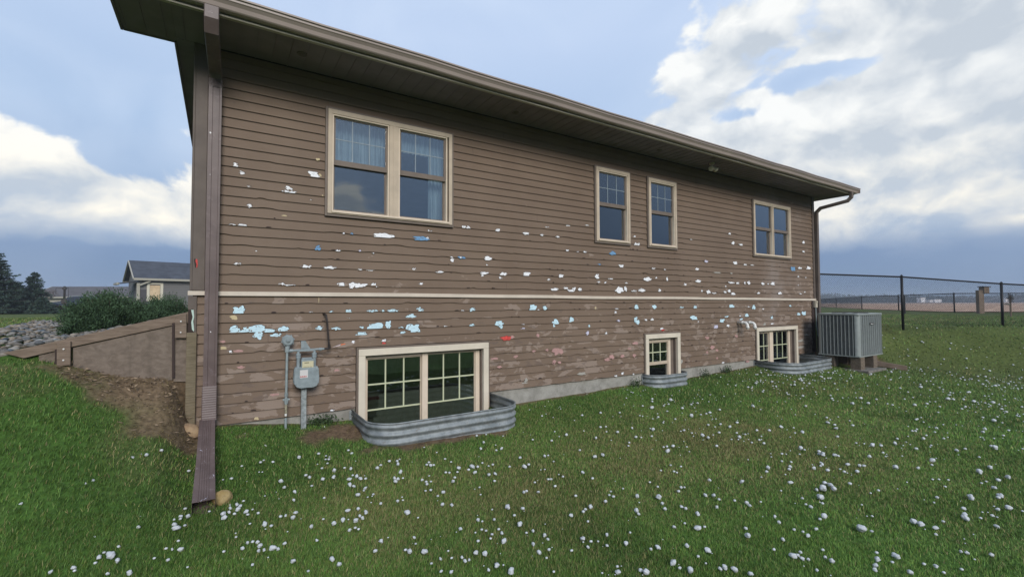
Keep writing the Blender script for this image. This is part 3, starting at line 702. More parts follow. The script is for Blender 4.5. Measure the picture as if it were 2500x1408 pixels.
def basement(x0, x1, zt, zb, units, zbars, casing=.078, rail=None, left_pipe=False):
    OUT = (x0-.022, x1+.022, zt+.024)
    mb = MB(); mb.box(x0-.022, x0-.001, -.03, .02, zb, zt+.022); mb.box(x1+.001, x1+.022, -.03, .02, zb, zt+.022); mb.box(x0, x1, -.03, .02, zt+.0005, zt+.022)
    win = mb.build('window', MAT_SASH, house)
    mb = MB(); mb.box(x0, x0+casing, -.045, .02, zb, zt-casing-.001); mb.box(x1-casing, x1, -.045, .02, zb, zt-casing-.001); mb.box(x0, x1, -.047, .02, zt-casing, zt)
    mb.build('casing', MAT_CREAM, win, bevel=.003)
    i0, i1, it = x0+casing, x1-casing, zt-casing
    mb = MB(); mb.box(i0, i0+.012, .0, .12, zb, it-.002); mb.box(i1-.012, i1, .0, .12, zb, it-.002); mb.box(i0+.0125, i1-.0125, .0, .12, it-.014, it-.002); gg = units[-1][1]+.063
    if gg < i1-.02: mb.box(gg, i1-.0125, .05, .1, zb, it-.016)
    mb.build('jamb', MAT_SASH, win)
    mb = MB(); g0, g1 = units[0][0], units[-1][1]; gt = units[0][2]
    mb.box(i0+.013, g0, .045, .1, zb, it-.015); mb.box(g1, min(g1+.062, i1-.013), .045, .1, zb, it-.015)
    for (a, c, t) in units: mb.box(a+.0005, c-.0005, .045, .1, t, it-.015)
    if len(units) == 2: mb.box(units[0][1], units[1][0], .030, .1, zb, it-.015)
    mb.build('frame', MAT_TAN2, win, bevel=.004)
    mb = MB()
    for (a, c, t) in units:
        frame_rect(mb, a+.0005, c-.0005, zb, t-.0005, .014, .06, .095, .014, .014)
        if rail: mb.box(a+.015, c-.015, .052, .095, rail-.055, rail)
    mb.build('sash', MAT_TAN, win, bevel=.002)
    for (a, c, t) in units:
        if rail:
            MB().box(a+.014, c-.014, .074, .077, rail, t-.014).build('pane', MAT_GLASSB, win); MB().box(a+.014, c-.014, .084, .087, zb+.01, rail-.055).build('pane', MAT_GLASSB, win)
        else: MB().box(a+.014, c-.014, .074, .077, zb+.01, t-.014).build('pane', MAT_GLASSB, win)
        mb = MB(); w = .0085; zl = zbars[-1]
        for k in (1, 2): xx = a+(c-a)*k/3; mb.box(xx-w, xx+w, .0655, .0735, zl, t-.014)
        for zz in zbars:
            if not (rail and abs(zz-rail) < .02): mb.box(a+.014, c-.014, .064, .0732, zz-w, zz+w)
        mb.build('grille', MAT_GRIDC, win)
    return win
b1 = basement(1.387, 3.128, -.530, -1.95, [(1.505, 2.197, -.655), (2.272, 2.972, -.640)], [-.968, -1.272])
b2 = basement(6.275, 7.206, -.548, -1.95, [(6.378, 6.972, -.700)], [-.884, -1.05], rail=-1.05)
b3 = basement(9.762, 11.497, -.540, -1.95, [(9.85, 10.40, -.665), (10.54, 11.24, -.650)], [-.960, -1.270])
# faint things standing inside the first basement window
mb = MB(); mb.box(1.50, 1.72, .30, .42, -1.30, -1.10, 0); mb.box(1.50, 1.73, .295, .299, -1.20, -1.16, 1); mb.box(1.50, 1.70, .30, .42, -1.42, -1.31, 0); mb.box(1.50, 1.66, .30, .42, -1.60, -1.43, 0)
tag(mb.build('storage_box', [mat('carton', (.30, .24, .17), .9), mat('carton_red', (.22, .05, .04), .9)]), 'cartons stacked inside behind the largest basement window', 'box')

# ---- downspouts
dm = house
def rect_prof(w, d, c=.006): return [(-w/2+c, -d/2), (w/2-c, -d/2), (w/2, -d/2+c), (w/2, d/2-c), (w/2-c, d/2), (-w/2+c, d/2), (-w/2, d/2-c), (-w/2, -d/2+c)]
mb = MB(); W2, D2, xc = .112, .075, -.0585
pth = [((xc-.03, -.765, 2.62)), ((xc-.03, -.765, 2.52)), ((xc-.028, -.72, 2.44)), ((xc-.004, -.14, 2.34)), ((xc, -.075, 2.28))]
fr = []
for i, p in enumerate(pth):
    a = np.array(pth[min(i+1, 4)])-np.array(pth[max(i-1, 0)]); a = a/np.linalg.norm(a); u = np.array([1, 0, 0.]); v = np.cross(a, u); v /= np.linalg.norm(v)
    if v[1] < 0: v = -v
    fr.append((p, u, v))
fr.append(((xc, -.075, 2.2), (1, 0, 0), (0, 1, 0)))
mb.sweep(rect_prof(W2, D2), fr)
for k in range(7): mb.box(xc-W2/2-.003, xc+W2/2+.003, -.075-D2/2-.003, -.036, 2.255-k*.012, 2.261-k*.012)
top = mb.build('downspout', MAT_DOWN, house)
mb = MB()
fl_prof = [(-.056, -.0375), (-.022, -.0375), (-.018, -.032), (.034, -.032), (.038, -.0375), (.056, -.0375), (.056, .0375), (-.056, .0375)]
mb.sweep(fl_prof, [((xc, -.075, 2.2), (1, 0, 0), (0, 1, 0)), ((xc-.002, -.075, -.80), (1, 0, 0), (0, 1, 0))])
mb.build('downspout_pipe', MAT_DOWN, top)
mb = MB()    # crimped lower elbow: ridges, then a broken opening showing the green inside, then the outlet length down the lawn
z = -.80; k = 0; fr = []
while z > -1.125:
    s_ = .003 if k % 2 else 0; fr.append(((xc-.003, -.08-.02*k/10, z), (1+s_*10, 0, 0), (0, 1+s_*10, 0))); z -= .011 if -.98 < z < -.90 or True else .02; k += 1
mb.sweep(rect_prof(.122, .085), fr); mb.build('downspout_elbow', MAT_DOWN, top)
mb = MB(); mb.box(xc-.052, xc+.046, -.165, -.06, -1.20, -1.125); mb.build('downspout_inside', mat('green_inside', (.25, .27, .15), .6), top)
P0 = Wy(506, 1034, -.15); P1 = Wz(497, 1240, -1.44)
def dprof(s_, crush): 
    w = .125*s_; out = []
    N = 26
    for i in range(N+1):
        t = i/N; xx = -w/2+w*t; rb = .0035 if (6 <= i <= 20 and i % 3 == 1) else 0.0
        out.append((xx, .048-rb-crush*(1-(2*t-1)**2)*.5))
    out += [(w/2, -.045), (-w/2, -.045)]
    return out
fr = []; ax = P1-P0; L_ = np.linalg.norm(ax); ax /= L_; u = np.array([1, 0, 0.])-ax*ax[0]; u /= np.linalg.norm(u); v = np.cross(u, ax); v = v if v[2] > 0 else -v
mb = MB(); N = 16; st = []
for k in range(N+1):
    t = k/N; o = P0+ax*L_*t; s_ = 1.0+.22*max(0, t-.55); cr = .012*math.exp(-((t-.42)/.08)**2)+.01*math.exp(-((t-.62)/.05)**2)
    lip = .02*max(0, t-.93)/.07
    pr = dprof(s_, cr); st.append(len(mb.v))
    for a, c in pr:
        q_ = o+u*a+v*(c*(1+lip*8 if c > 0 else 1)); mb.v.append(tuple(q_))
n = len(pr)
for k in range(N):
    for j in range(n): mb.f.append((st[k]+j, st[k]+(j+1) % n, st[k+1]+(j+1) % n, st[k+1]+j)); mb.mi.append(0)
mb.f.append(tuple(st[0]+j for j in range(n))); mb.mi.append(0)
o = mb.build('downspout_outlet', MAT_DOWN, top); so_m = o.modifiers.new('thick', 'SOLIDIFY'); so_m.thickness = .002; so_m.offset = -1
# right downspout
xr = 12.475
mb = MB()
pth = [(12.62, -.77, 2.62), (12.62, -.77, 2.50), (12.60, -.70, 2.42), (12.50, -.16, 2.33), (xr, -.075, 2.24), (xr, -.072, 2.1)]
fr = []
for i, p in enumerate(pth):
    a = np.array(pth[min(i+1, 5)])-np.array(pth[max(i-1, 0)]); a = a/np.linalg.norm(a); u = np.array([1, 0, 0.]); v = np.cross(a, u); v /= np.linalg.norm(v)
    if v[1] < 0: v = -v
    fr.append((p, u, v))
mb.sweep(rect_prof(.085, .07), fr); t2 = mb.build('downspout', MAT_TRIM, house)
mb = MB(); mb.sweep(rect_prof(.085, .07), [((xr, -.072, 2.1), (1, 0, 0), (0, 1, 0)), ((xr, -.072, -1.35), (1, 0, 0), (0, 1, 0))]); mb.build('downspout_pipe', MAT_TRIM, t2)
# electrical disconnect box, conduit and line set at the right corner
mb = MB(); mb.box(12.30, 12.40, -.085, -.03, -.12, .045).box(12.315, 12.385, -.10, -.0855, .0, .035); bo = mb.build('disconnect_box', MAT_BEIGEBOX, house, bevel=.004)
MB().tube([(12.35, -.06, -.12), (12.355, -.065, -.5), (12.36, -.09, -.78), (12.42, -.16, -.98), (12.52, -.28, -1.02)], .013, 8).build('conduit', MAT_PIPE, bo)
# two white vent pipes coming straight out of the wall and turning down
def Wx(px, py, x): d = ray(px, py); return CAM+d*(x-CAM[0])/d[0]
a = Wy(1797, 787, 0)
for k, pe in enumerate([(1825, 788), (1843, 788)]):
    xk = a[0]+.03+.10*k; y2 = Wx(pe[0], pe[1], xk)[1]; zz = a[2]+.002
    mb = MB(); pts = [(xk, .0, zz), (xk, y2+.10, zz), (xk, y2+.035, zz-.008), (xk, y2+.008, zz-.035), (xk, y2, zz-.09), (xk, y2, zz-.13)]
    mb.tube(pts, .030, 14); mb.tube([(xk, y2+.13, zz), (xk, y2+.09, zz)], .0345, 14); mb.tube([(xk, y2, zz-.075), (xk, y2, zz-.11)], .0345, 14)
    mb.build('vent_pipe', MAT_PVC, house, smooth=True)

# ------------------------------------------------------------------ holes in the siding (hail): wrap and foam showing
COLS = {'W': MAT_WRAP, 'C': MAT_CYAN, 'B': MAT_BLUE, 'R': MAT_RED, 'P': MAT_PINK, 'G': MAT_GREY, 'Y': MAT_YEL, 'L': MAT_LAV}
CH3 = [(478,260,52,30,'W'),(530,325,50,26,'W'),(592,441,32,18,'W'),(930,458,54,34,'W'),(905,486,50,20,'W'),(965,492,56,18,'W'),(598,607,42,26,'W'),(1182,210,34,22,'Y'),(1150,342,92,48,'W'),(1200,346,26,26,'Y'),(1126,556,24,8,'W'),(447,769,54,10,'W'),(533,773,70,16,'W'),(1183,970,54,36,'B'),(1180,968,26,16,'C'),(1354,992,38,16,'W'),(1541,993,24,16,'L'),(1658,1014,26,8,'W'),(653,996,14,8,'W'),(494,1106,54,18,'W'),(1085,1130,80,24,'W'),(1038,1132,24,10,'W'),(1283,1138,100,22,'W'),(1542,1155,36,12,'W'),(1635,1161,70,8,'W'),(871,1279,44,20,'W'),(940,1288,100,10,'W'),(1383,1283,62,28,'W'),(1475,1290,60,44,'W'),(1545,1290,115,34,'W'),(1662,1281,36,24,'W'),(1692,1302,24,10,'W'),(1403,844,16,14,'W'),(1472,848,30,14,'B'),(1742,864,160,40,'W'),(895,692,50,10,'Y'),(1222,520,14,10,'Y')]
CH4 = [(507,203,100,66,'C'),(465,368,92,62,'C'),(645,365,190,60,'C'),(560,378,120,20,'C'),(670,415,90,56,'C'),(770,378,110,30,'C'),(888,363,84,44,'C'),(826,415,76,34,'C'),(1195,356,54,38,'C'),(1340,358,74,24,'C'),(1298,214,34,12,'C'),(1445,208,56,24,'C'),(1650,206,92,20,'C'),(1737,206,34,16,'C'),(1815,205,70,22,'C'),(1860,205,24,18,'C'),(2060,198,50,30,'C'),(1982,250,80,32,'C'),(1557,350,34,22,'C'),(1680,338,140,52,'C'),(1785,325,56,60,'C'),(1560,403,100,26,'C'),(1900,349,56,14,'C'),(2002,358,104,80,'C'),(1912,393,46,20,'C'),(1122,217,36,6,'W'),(1486,472,30,22,'W'),(1750,462,36,20,'W'),(1748,482,40,14,'R'),(1447,268,20,8,'W'),(460,263,70,34,'Y'),(655,1128,40,22,'Y'),(1305,1058,30,16,'W'),(520,690,60,24,'P'),(430,555,36,20,'W'),(500,550,90,20,'P'),(370,525,60,26,'Y'),(810,925,70,22,'P'),(1345,715,44,18,'P'),(1190,112,5,50,'Y'),(365,470,50,20,'P')]
CH7 = [(100,115,140,34,'B'),(95,115,60,26,'W'),(150,118,26,26,'W'),(462,15,30,22,'W'),(500,20,40,22,'W'),(160,45,22,12,'W'),(187,53,18,8,'W'),(755,42,34,26,'W'),(998,70,46,22,'W'),(1135,84,26,16,'W'),(1268,98,28,20,'W'),(1180,15,26,10,'W'),(1360,2,40,10,'W'),(1523,2,34,10,'W'),(365,300,28,36,'W'),(360,275,20,12,'W'),(445,277,56,24,'B'),(440,277,22,14,'W'),(670,287,62,36,'W'),(663,341,16,10,'W'),(1352,217,22,16,'W'),(1443,227,16,10,'W'),(1505,230,26,14,'W'),(1742,240,50,34,'B'),(1738,235,26,22,'W'),(1630,336,30,12,'B'),(1816,350,34,28,'W'),(2093,372,26,16,'W'),(38,376,28,20,'W'),(257,402,66,16,'W'),(638,412,56,26,'W'),(625,430,20,18,'W'),(805,418,62,28,'W'),(1003,420,52,34,'W'),(780,452,28,16,'W'),(1298,435,42,26,'W'),(1196,466,32,16,'W'),(1608,442,30,42,'W'),(1727,460,44,10,'W'),(1622,487,24,14,'W'),(1680,492,14,16,'W'),(2042,462,62,30,'W'),(1860,494,18,14,'W'),(96,503,32,18,'W'),(1243,551,62,24,'W'),(1340,540,34,22,'W'),(1385,562,50,20,'W'),(1410,545,26,30,'W'),(1462,552,34,26,'W'),(1800,555,68,50,'W'),(1853,545,24,40,'W'),(1925,564,36,14,'W'),(1995,558,52,26,'W'),(88,724,50,32,'C'),(538,722,44,28,'C'),(1056,708,60,48,'C'),(1160,713,32,36,'C'),(448,731,36,8,'W'),(1107,725,20,8,'W'),(1947,703,36,38,'C'),(2100,700,34,36,'C'),(1777,716,26,8,'W'),(1768,748,20,18,'W'),(1595,709,14,22,'Y'),(1390,809,42,38,'C'),(1252,832,52,42,'C'),(1240,862,18,26,'C'),(765,840,72,40,'C'),(783,868,34,34,'C'),(533,857,40,18,'C'),(303,866,36,10,'W'),(972,887,34,14,'L'),(972,850,26,8,'W'),(1540,864,18,22,'C'),(1793,818,30,16,'L'),(1940,808,30,40,'C'),(1955,830,34,40,'C'),(2027,811,22,18,'W'),(2083,808,22,20,'W'),(1525,926,28,30,'L'),(1685,926,18,18,'W'),(830,968,80,40,'R'),(875,960,44,24,'P'),(1100,945,24,34,'P'),(1265,1080,84,60,'P'),(1300,1085,36,40,'P'),(1178,1070,28,18,'P'),(1065,1080,34,14,'P'),(910,1126,34,24,'P'),(728,1144,70,16,'P'),(1240,1172,30,34,'P'),(1285,1176,30,20,'P'),(1735,1128,42,38,'P'),(1695,1152,50,24,'P'),(1825,1123,34,26,'P'),(1928,1117,28,30,'P'),(1937,1012,60,20,'P'),(1890,1057,30,12,'P'),(1475,1273,66,24,'G'),(998,1328,30,30,'G'),(990,1352,50,14,'G'),(1772,1293,26,14,'W'),(1827,1272,18,22,'W'),(1920,1277,12,12,'W'),(770,1215,36,20,'P')]
CH8 = [(170,96,18,14,'W'),(180,163,28,20,'W'),(203,163,24,20,'W'),(655,123,20,8,'W'),(988,73,22,14,'W'),(1017,155,24,26,'W'),(1083,168,34,14,'W'),(1622,148,22,22,'W'),(1622,227,18,14,'W'),(785,310,30,20,'L'),(1036,325,32,28,'W'),(1122,339,26,12,'W'),(1181,342,26,8,'W'),(1531,374,36,40,'B'),(1524,375,20,28,'W'),(1590,367,30,16,'W'),(1665,367,30,28,'W'),(332,372,24,16,'W'),(431,380,14,12,'W'),(708,377,26,22,'W'),(880,406,60,12,'G'),(1003,412,20,12,'G'),(283,463,62,30,'W'),(358,452,14,14,'W'),(450,463,14,34,'W'),(718,482,46,22,'W'),(605,509,22,20,'W'),(1002,493,48,16,'W'),(1055,497,28,16,'W'),(1117,498,14,22,'W'),(1152,495,24,32,'W'),(1272,501,22,24,'W'),(1318,503,12,12,'W'),(1358,502,34,26,'W'),(955,523,14,12,'W'),(235,557,52,26,'W'),(385,560,24,24,'W'),(162,564,36,12,'W'),(748,562,18,14,'W'),(805,571,30,32,'W'),(855,582,36,10,'W'),(948,573,22,18,'W'),(985,565,22,26,'W'),(1018,589,40,20,'W'),(1235,583,26,14,'W'),(1418,583,34,20,'W'),(1597,588,18,10,'W'),(1635,573,14,10,'W'),(1577,440,14,14,'W'),(1640,448,12,8,'W'),(1577,513,10,8,'W'),(573,705,34,12,'C'),(690,702,32,22,'C'),(1003,695,44,26,'C'),(1195,705,24,44,'C'),(1277,718,16,14,'W'),(1150,700,20,8,'W'),(1508,692,18,16,'C'),(680,795,58,36,'C'),(720,828,14,10,'W'),(922,818,40,28,'C'),(960,785,34,12,'C'),(1135,773,32,28,'C'),(1088,807,28,16,'C'),(1077,777,12,12,'W'),(1349,793,20,24,'C'),(1580,763,26,24,'C'),(1625,757,36,34,'C'),(870,870,36,28,'L'),(973,861,22,22,'W'),(405,888,28,18,'W'),(415,900,30,14,'R'),(1354,845,22,14,'W'),(1288,848,22,22,'G'),(795,966,32,24,'P'),(840,1048,42,26,'P'),(880,1072,24,20,'P'),(1045,950,26,22,'P'),(930,1178,22,12,'W'),(880,1140,16,16,'P'),(795,1090,20,16,'P'),(570,1168,30,34,'G'),(1145,1168,30,16,'P'),(1600,990,60,20,'G'),(1600,1045,70,16,'G'),(1650,940,40,16,'G')]
chips = []
for lst, ox, oy in ((CH3, 440, 330), (CH4, 440, 700), (CH7, 1000, 550), (CH8, 1500, 550)):
    for x, y, w, h, c in lst: chips.append((ox+x/3.52, oy+y/3.52, w/3.52, h/3.52, c))
def chip_poly(cx, cz, w, h, rg, c):
    n = 22 if w > .04 else 13; ph = rg.uniform(0, 6.28, 4); am = rg.uniform(.04, .16, 4)
    flat = rg.random() < .6 and c in 'WCL'; P = []
    for i in range(n):
        t = 2*math.pi*i/n+rg.uniform(-.1, .1)
        r = 1+sum(am[k]*math.sin((k+2)*t+ph[k]) for k in range(4))+rg.uniform(-.16, .16)
        x, z = math.cos(t)*r*w/2, math.sin(t)*r*h/2
        if flat: z = max(z, -h*.34)*1.12
        P.append((x, z))
    return P
rgc = np.random.default_rng(5)
def surf_y(z):
    zs = [q for q in (ZU+ZL) if q <= z+1e-6]
    if z > .09: k = (z-1.732)/CH; fr_ = k-math.floor(k)
    else: k = (z-.0085)/CH; fr_ = k-math.floor(k)
    return -.018+.015*fr_
chips.sort(key=lambda c: -c[2]*c[3]); rest = {}
nch = 0
for px, py, w, h, c in chips:
    p = Wy(px, py, -.01); a = Wy(px-w/2, py, -.01); b_ = Wy(px+w/2, py, -.01); t_ = Wy(px, py-h/2, -.01); d_ = Wy(px, py+h/2, -.01)
    ww, hh = abs(b_[0]-a[0]), abs(t_[2]-d_[2])
    if hh < .010: hh = .010
    P = chip_poly(p[0], p[2], ww, hh, rgc, c)
    paint = c in 'PGY'
    def pl(P, dy, sc=1.0, ox=0, oz=0): return [(p[0]+ox+x*sc, min(surf_y(p[2]+z*sc*.999), -.006)-dy, p[2]+oz+z*sc) for x, z in P]
    big_ = nch < 98
    mb = MB() if big_ else rest.setdefault(c, MB())
    # follow the board: a fan of thin faces laid just proud of the sloping board, dark rim of broken edge and painted lap shadow round the holes
    e0 = .0022 if not paint else .0012
    layers = [(P, e0, 1.0, 0, 0, 0)] if paint else [(P, .0012, 1.0+.006/max(ww, .02), .001, .003, 1), (P, e0, 1.0, 0, 0, 0)]
    for PP, dy, sc, ox, oz, mi in layers:
        ctr = (p[0]+ox, min(surf_y(p[2]), -.006)-dy, p[2]+oz); pts = pl(PP, dy, sc, ox, oz)
        if mi == 1 or paint: base_y = min(min(q[1] for q in pts), ctr[1])
        yb_ = base_y-(0 if (mi == 1 or paint) else .0010)
        pts = [(q[0], max(q[1], yb_), q[2]) for q in pts]
        # one flat face in front of the lap if the patch crosses a lap edge
        pts = [(q[0], yb_, q[2]) for q in pts]
        i = len(mb.v); n = len(pts); mb.v += pts+[(q[0], q[1]+.001, q[2]) for q in pts]
        mb.f.append(tuple(range(i, i+n))); mb.mi.append(mi)
        for j in range(n): mb.f.append((i+j, i+n+j, i+n+(j+1) % n, i+(j+1) % n)); mb.mi.append(mi)
    if not paint and ww > .022:
        for _ in range(int(rgc.integers(2, 5 if ww < .06 else 8))):
            t = rgc.uniform(0, 6.283); ex, ez = p[0]+math.cos(t)*ww*.48, p[2]+math.sin(t)*hh*.48; L_s = rgc.uniform(.006, .020); a_ = t+math.pi+rgc.uniform(-.6, .6)
            tx, tz = -math.sin(t)*L_s*.6, math.cos(t)*L_s*.6
            mb.quad((ex-tx, base_y-.0012, ez-tz), (ex+tx, base_y-.0012, ez+tz), (ex+math.cos(a_)*L_s, base_y-.0045, ez+math.sin(a_)*L_s*.7), mi=2)
            mb.quad((ex+tx, base_y-.0010, ez+tz), (ex-tx, base_y-.0010, ez-tz), (ex+math.cos(a_)*L_s, base_y-.0043, ez+math.sin(a_)*L_s*.7), mi=2)
        if ww > .05:
            for _ in range(3):
                x_c, z_c = p[0]+rgc.uniform(-.3, .3)*ww, p[2]+rgc.uniform(-.25, .25)*hh; a_ = rgc.uniform(-.5, .5); l_c = rgc.uniform(.008, .02)
                mb.quad((x_c-math.cos(a_)*l_c, base_y-.0012, z_c-math.sin(a_)*l_c), (x_c+math.cos(a_)*l_c, base_y-.0012, z_c+math.sin(a_)*l_c), (x_c+math.cos(a_)*l_c, base_y-.0013, z_c+math.sin(a_)*l_c+.0012), (x_c-math.cos(a_)*l_c, base_y-.0013, z_c-math.sin(a_)*l_c+.0012), mi=1)
    if big_: mb.build('hail_hole' if not paint else 'bare_patch', [COLS[c], MAT_EDGE, MAT_SIDE], wall if p[2] > .09 else wall_lo)
    nch += 1
for c, mb in rest.items():
    o = mb.build('small_hail_holes', [COLS[c], MAT_EDGE, MAT_SIDE], wall_lo if c in 'CPGLR' else wall); o['kind'] = 'stuff'
# little broken notches: dark gouges along the laps
mb = MB()
for k in range(230):
    x = rgc.uniform(.05, 12.2); zs = rgc.choice([q for q in ZU+ZL if -1.15 < q < 1.0])
    if any(o[0]-.05 < x < o[1]+.05 and o[2]-.03 < zs < o[3]+.03 for o in OPEN): continue
    w, h = rgc.uniform(.012, .07), rgc.uniform(.005, .014); n = 8; pts = []
    for i in range(n):
        t = 2*math.pi*i/n; pts.append((x+math.cos(t)*w/2*rgc.uniform(.7, 1.2), -.0192, zs+.006+max(-.004, math.sin(t)*h)))
    mb.quad(*pts)
for k in range(26):
    x = rgc.uniform(.3, 12.1); zs = float(rgc.choice([q for q in ZU+ZL if -1.15 < q < 2.4]))
    if any(o[0]-.08 < x < o[1]+.08 and o[2]-.15 < zs < o[3]+.08 for o in OPEN): continue
    mb.quad((x, -.0186, zs+.002), (x+.0025, -.0186, zs+.002), (x+.0025, -.0040, zs+.099), (x, -.0040, zs+.099))
mb.build('lap_gouges', MAT_EDGE, wall)['kind'] = 'stuff'

# ================================================================== WINDOW WELLS
def well(x0, x1, y0, r, ztop, zbot, label):
    w = empty('window_well', label, 'window well', ((x0+x1)/2, y0/2, ztop-.4), 'galvanised window wells')
    path = [(x0, .012)]
    nn = 10
    for i in range(nn+1): t = math.pi+math.pi/2*i/nn; path.append((x0+r+math.cos(t)*r, y0+r+math.sin(t)*r))
    for i in range(nn+1): t = -math.pi/2+math.pi/2*i/nn; path.append((x1-r+math.cos(t)*r, y0+r+math.sin(t)*r))
    path.append((x1, .012))
    zs = np.arange(zbot, ztop+1e-6, .008); mb = MB(); st = []
    for zi, z in enumerate(zs):
        off = .011*math.cos((z-ztop)*2*math.pi/.083+2.6)
        st.append(len(mb.v))
        for i, (x, y) in enumerate(path):
            a = path[min(i+1, len(path)-1)]; c = path[max(i-1, 0)]; tx, ty = a[0]-c[0], a[1]-c[1]; L = math.hypot(tx, ty); nx_, ny_ = ty/L, -tx/L
            zt = .012*math.sin(x*2.3)*(.4)
            mb.v.append((x+nx_*off, y+ny_*off, z+zt))
    n = len(path)
    for k in range(len(zs)-1):
        for j in range(n-1): mb.f.append((st[k]+j, st[k]+j+1, st[k+1]+j+1, st[k+1]+j)); mb.mi.append(0)
    o = mb.build('corrugated_wall', MAT_GALV, w, smooth=True); md = o.modifiers.new('t', 'SOLIDIFY'); md.thickness = .002
    MB().tube([(x, y, ztop+.002+.012*math.sin(x*2.3)*.4) for x, y in path], .0085, 8).build('rolled_rim', MAT_GALV, w, smooth=True)
    mb = MB(); mb.box(x0-.03, x0+.001, .002, .008, zbot, ztop); mb.box(x1-.001, x1+.03, .002, .008, zbot, ztop); mb.build('flange', MAT_GALV, w)
    mb = MB(); mb.quad((x0, y0, zbot+.05), (x1, y0, zbot+.05), (x1, .2, zbot+.05), (x0, .2, zbot+.05)); mb.build('gravel_floor', mat('well_gravel', (.16, .14, .12), .95, var=.5, vscale=40), w)
well(1.325, 3.165, -.86, .30, -1.235, -2.1, 'large galvanised window well below the biggest basement window')
well(6.235, 7.245, -.27, .26, -1.245, -2.1, 'small shallow galvanised window well under the narrow basement window')
well(9.72, 11.66, -.80, .42, -1.235, -2.1, 'far galvanised window well beside the air conditioner')

# ================================================================== GAS METER
gm = empty('gas_meter', 'grey gas meter with round regulator standing against the brown siding', 'gas meter', (.83, -.12, -1.33))
def wp(px, py, y=-.12): return Wy(px, py, y)
k4 = lambda a, c, y=-.12: Wy(440+a/3.52, 700+c/3.52, y)
c = k4(925, 460); rr = .058
mb = MB(); mb.tube([c+(0, -.030, 0), c+(0, -.018, 0), c+(0, .018, 0), c+(0, .03, 0)], [rr*.8, rr, rr, rr*.8], 28); mb.tube([c+(0, -.042, 0), c+(0, -.03, 0)], [.018, .022], 14); mb.tube([c+(.004, -.05, 0), c+(.004, -.042, 0)], .010, 10)
for k in range(8): t = k*math.pi/4+.2; q = c+(math.cos(t)*rr*1.04, 0, math.sin(t)*rr*1.04); mb.tube([q+(0, -.012, 0), q+(0, .012, 0)], .007, 6)
mb.tube([c+(0, 0, -.05), c+(0, 0, -.085)], .019, 12); mb.build('regulator', MAT_METER, gm)
rx = c[0]-.006; zt = k4(915, 560)[2]; zb = k4(903, 1240)[2]
mb = MB(); mb.tube([(rx+.002, -.12, zt+.06), (rx, -.12, zt)], .022, 12); mb.tube([(rx, -.12, zt), (rx-.004, -.12, k4(905, 1010)[2])], .0125, 12)
for zz, r1, h in ((k4(915, 925)[2], .018, .03), (k4(915, 968)[2], .024, .03), (k4(915, 990)[2], .019, .02)): mb.tube([(rx-.003, -.12, zz-h/2), (rx-.003, -.12, zz+h/2)], r1, 8)
zz = k4(915, 968)[2]; mb.tube([(rx-.036, -.12, zz), (rx+.030, -.12, zz)], .011, 8); mb.build('riser_pipe', MAT_PIPE, gm)
mb = MB(); mb.tube([(rx-.004, -.12, k4(905, 1005)[2]), (rx-.005, -.12, k4(905, 1112)[2])], .011, 10)
for q in range(5): zz = k4(905, 1015+q*16)[2]; mb.tube([(rx-.004, -.12, zz-.004), (rx-.004, -.12, zz+.004)], .014, 10)
mb.build('threaded_joint', mat('old_brass', (.30, .27, .19), .6, var=.4, vscale=60), gm)
mb = MB(); mb.tube([(rx-.005, -.12, k4(905, 1088)[2]), (rx-.005, -.12, k4(905, 1108)[2])], .0115, 10); mb.build('tape_band', MAT_PVC, gm)
MB().tube([(rx-.005, -.12, k4(905, 1125)[2]), (rx-.005, -.12, zb-.06)], .0125, 12).build('ground_pipe', MAT_PIPE, gm)
zbar = k4(960, 548)[2]; xe = k4(1245, 540)[0]
mb = MB(); mb.tube([(rx, -.12, zbar), (xe-.01, -.12, zbar+.002)], .0125, 10); mb.box(k4(1025, 0)[0], k4(1160, 0)[0], -.14, -.095, zbar-.012, zbar+.012)
for xx, r1, h in ((k4(960, 0)[0], .018, .03), (k4(1210, 0)[0], .018, .03)): mb.tube([(xx-h/2, -.12, zbar), (xx+h/2, -.12, zbar)], r1, 8)
mb.build('meter_bar', MAT_METER, gm)
mb = MB(); a0, a1, b0, b1_ = k4(1045, 470), k4(1085, 470), k4(1045, 532), k4(1125, 532)
mb.prism([(a0[0], a0[2]), (a1[0], a1[2]), (b1_[0], b1_[2]), (b0[0], b0[2])], -.07, -.064); mb.box(a0[0], a1[0], -.064, -.0, a0[2]-.006, a0[2]); mb.build('wall_bracket', MAT_METER, gm)
xm0, xm1 = k4(985, 0, -.13)[0], k4(1190, 0, -.13)[0]; zT, zB = k4(1080, 685, -.13)[2], k4(1080, 862, -.13)[2]; xmc = (xm0+xm1)/2; wv = (xm1-xm0)/2
for xx in (k4(1022, 0)[0], k4(1158, 0)[0]):
    mb = MB(); mb.tube([(xx, -.125, zbar-.01), (xx, -.125, zbar-.035)], .014, 10); mb.tube([(xx, -.125, zbar-.034), (xx, -.125, zbar-.056)], .025, 8); mb.tube([(xx, -.125, zbar-.062), (xx, -.125, zbar-.082)], .025, 8); mb.tube([(xx, -.125, zbar-.05), (xx, -.125, zT-.01)], .018, 12); mb.build('meter_connection', MAT_METER, gm)
def mpoly(s_): 
    w = wv*s_; h0 = zT+.006*(s_-1)*10; h1 = zB-.006*(s_-1)*10
    return [(xmc-w*.86, h0), (xmc+w*.86, h0), (xmc+w*.95, h0-.025), (xmc+w, (h0+h1)/2-.02), (xmc+w*.98, h1+.055), (xmc+w*.78, h1+.018), (xmc+w*.45, h1+.004), (xmc, h1+.008), (xmc-w*.45, h1+.004), (xmc-w*.78, h1+.018), (xmc-w*.98, h1+.055), (xmc-w, (h0+h1)/2-.02), (xmc-w*.95, h0-.025)]
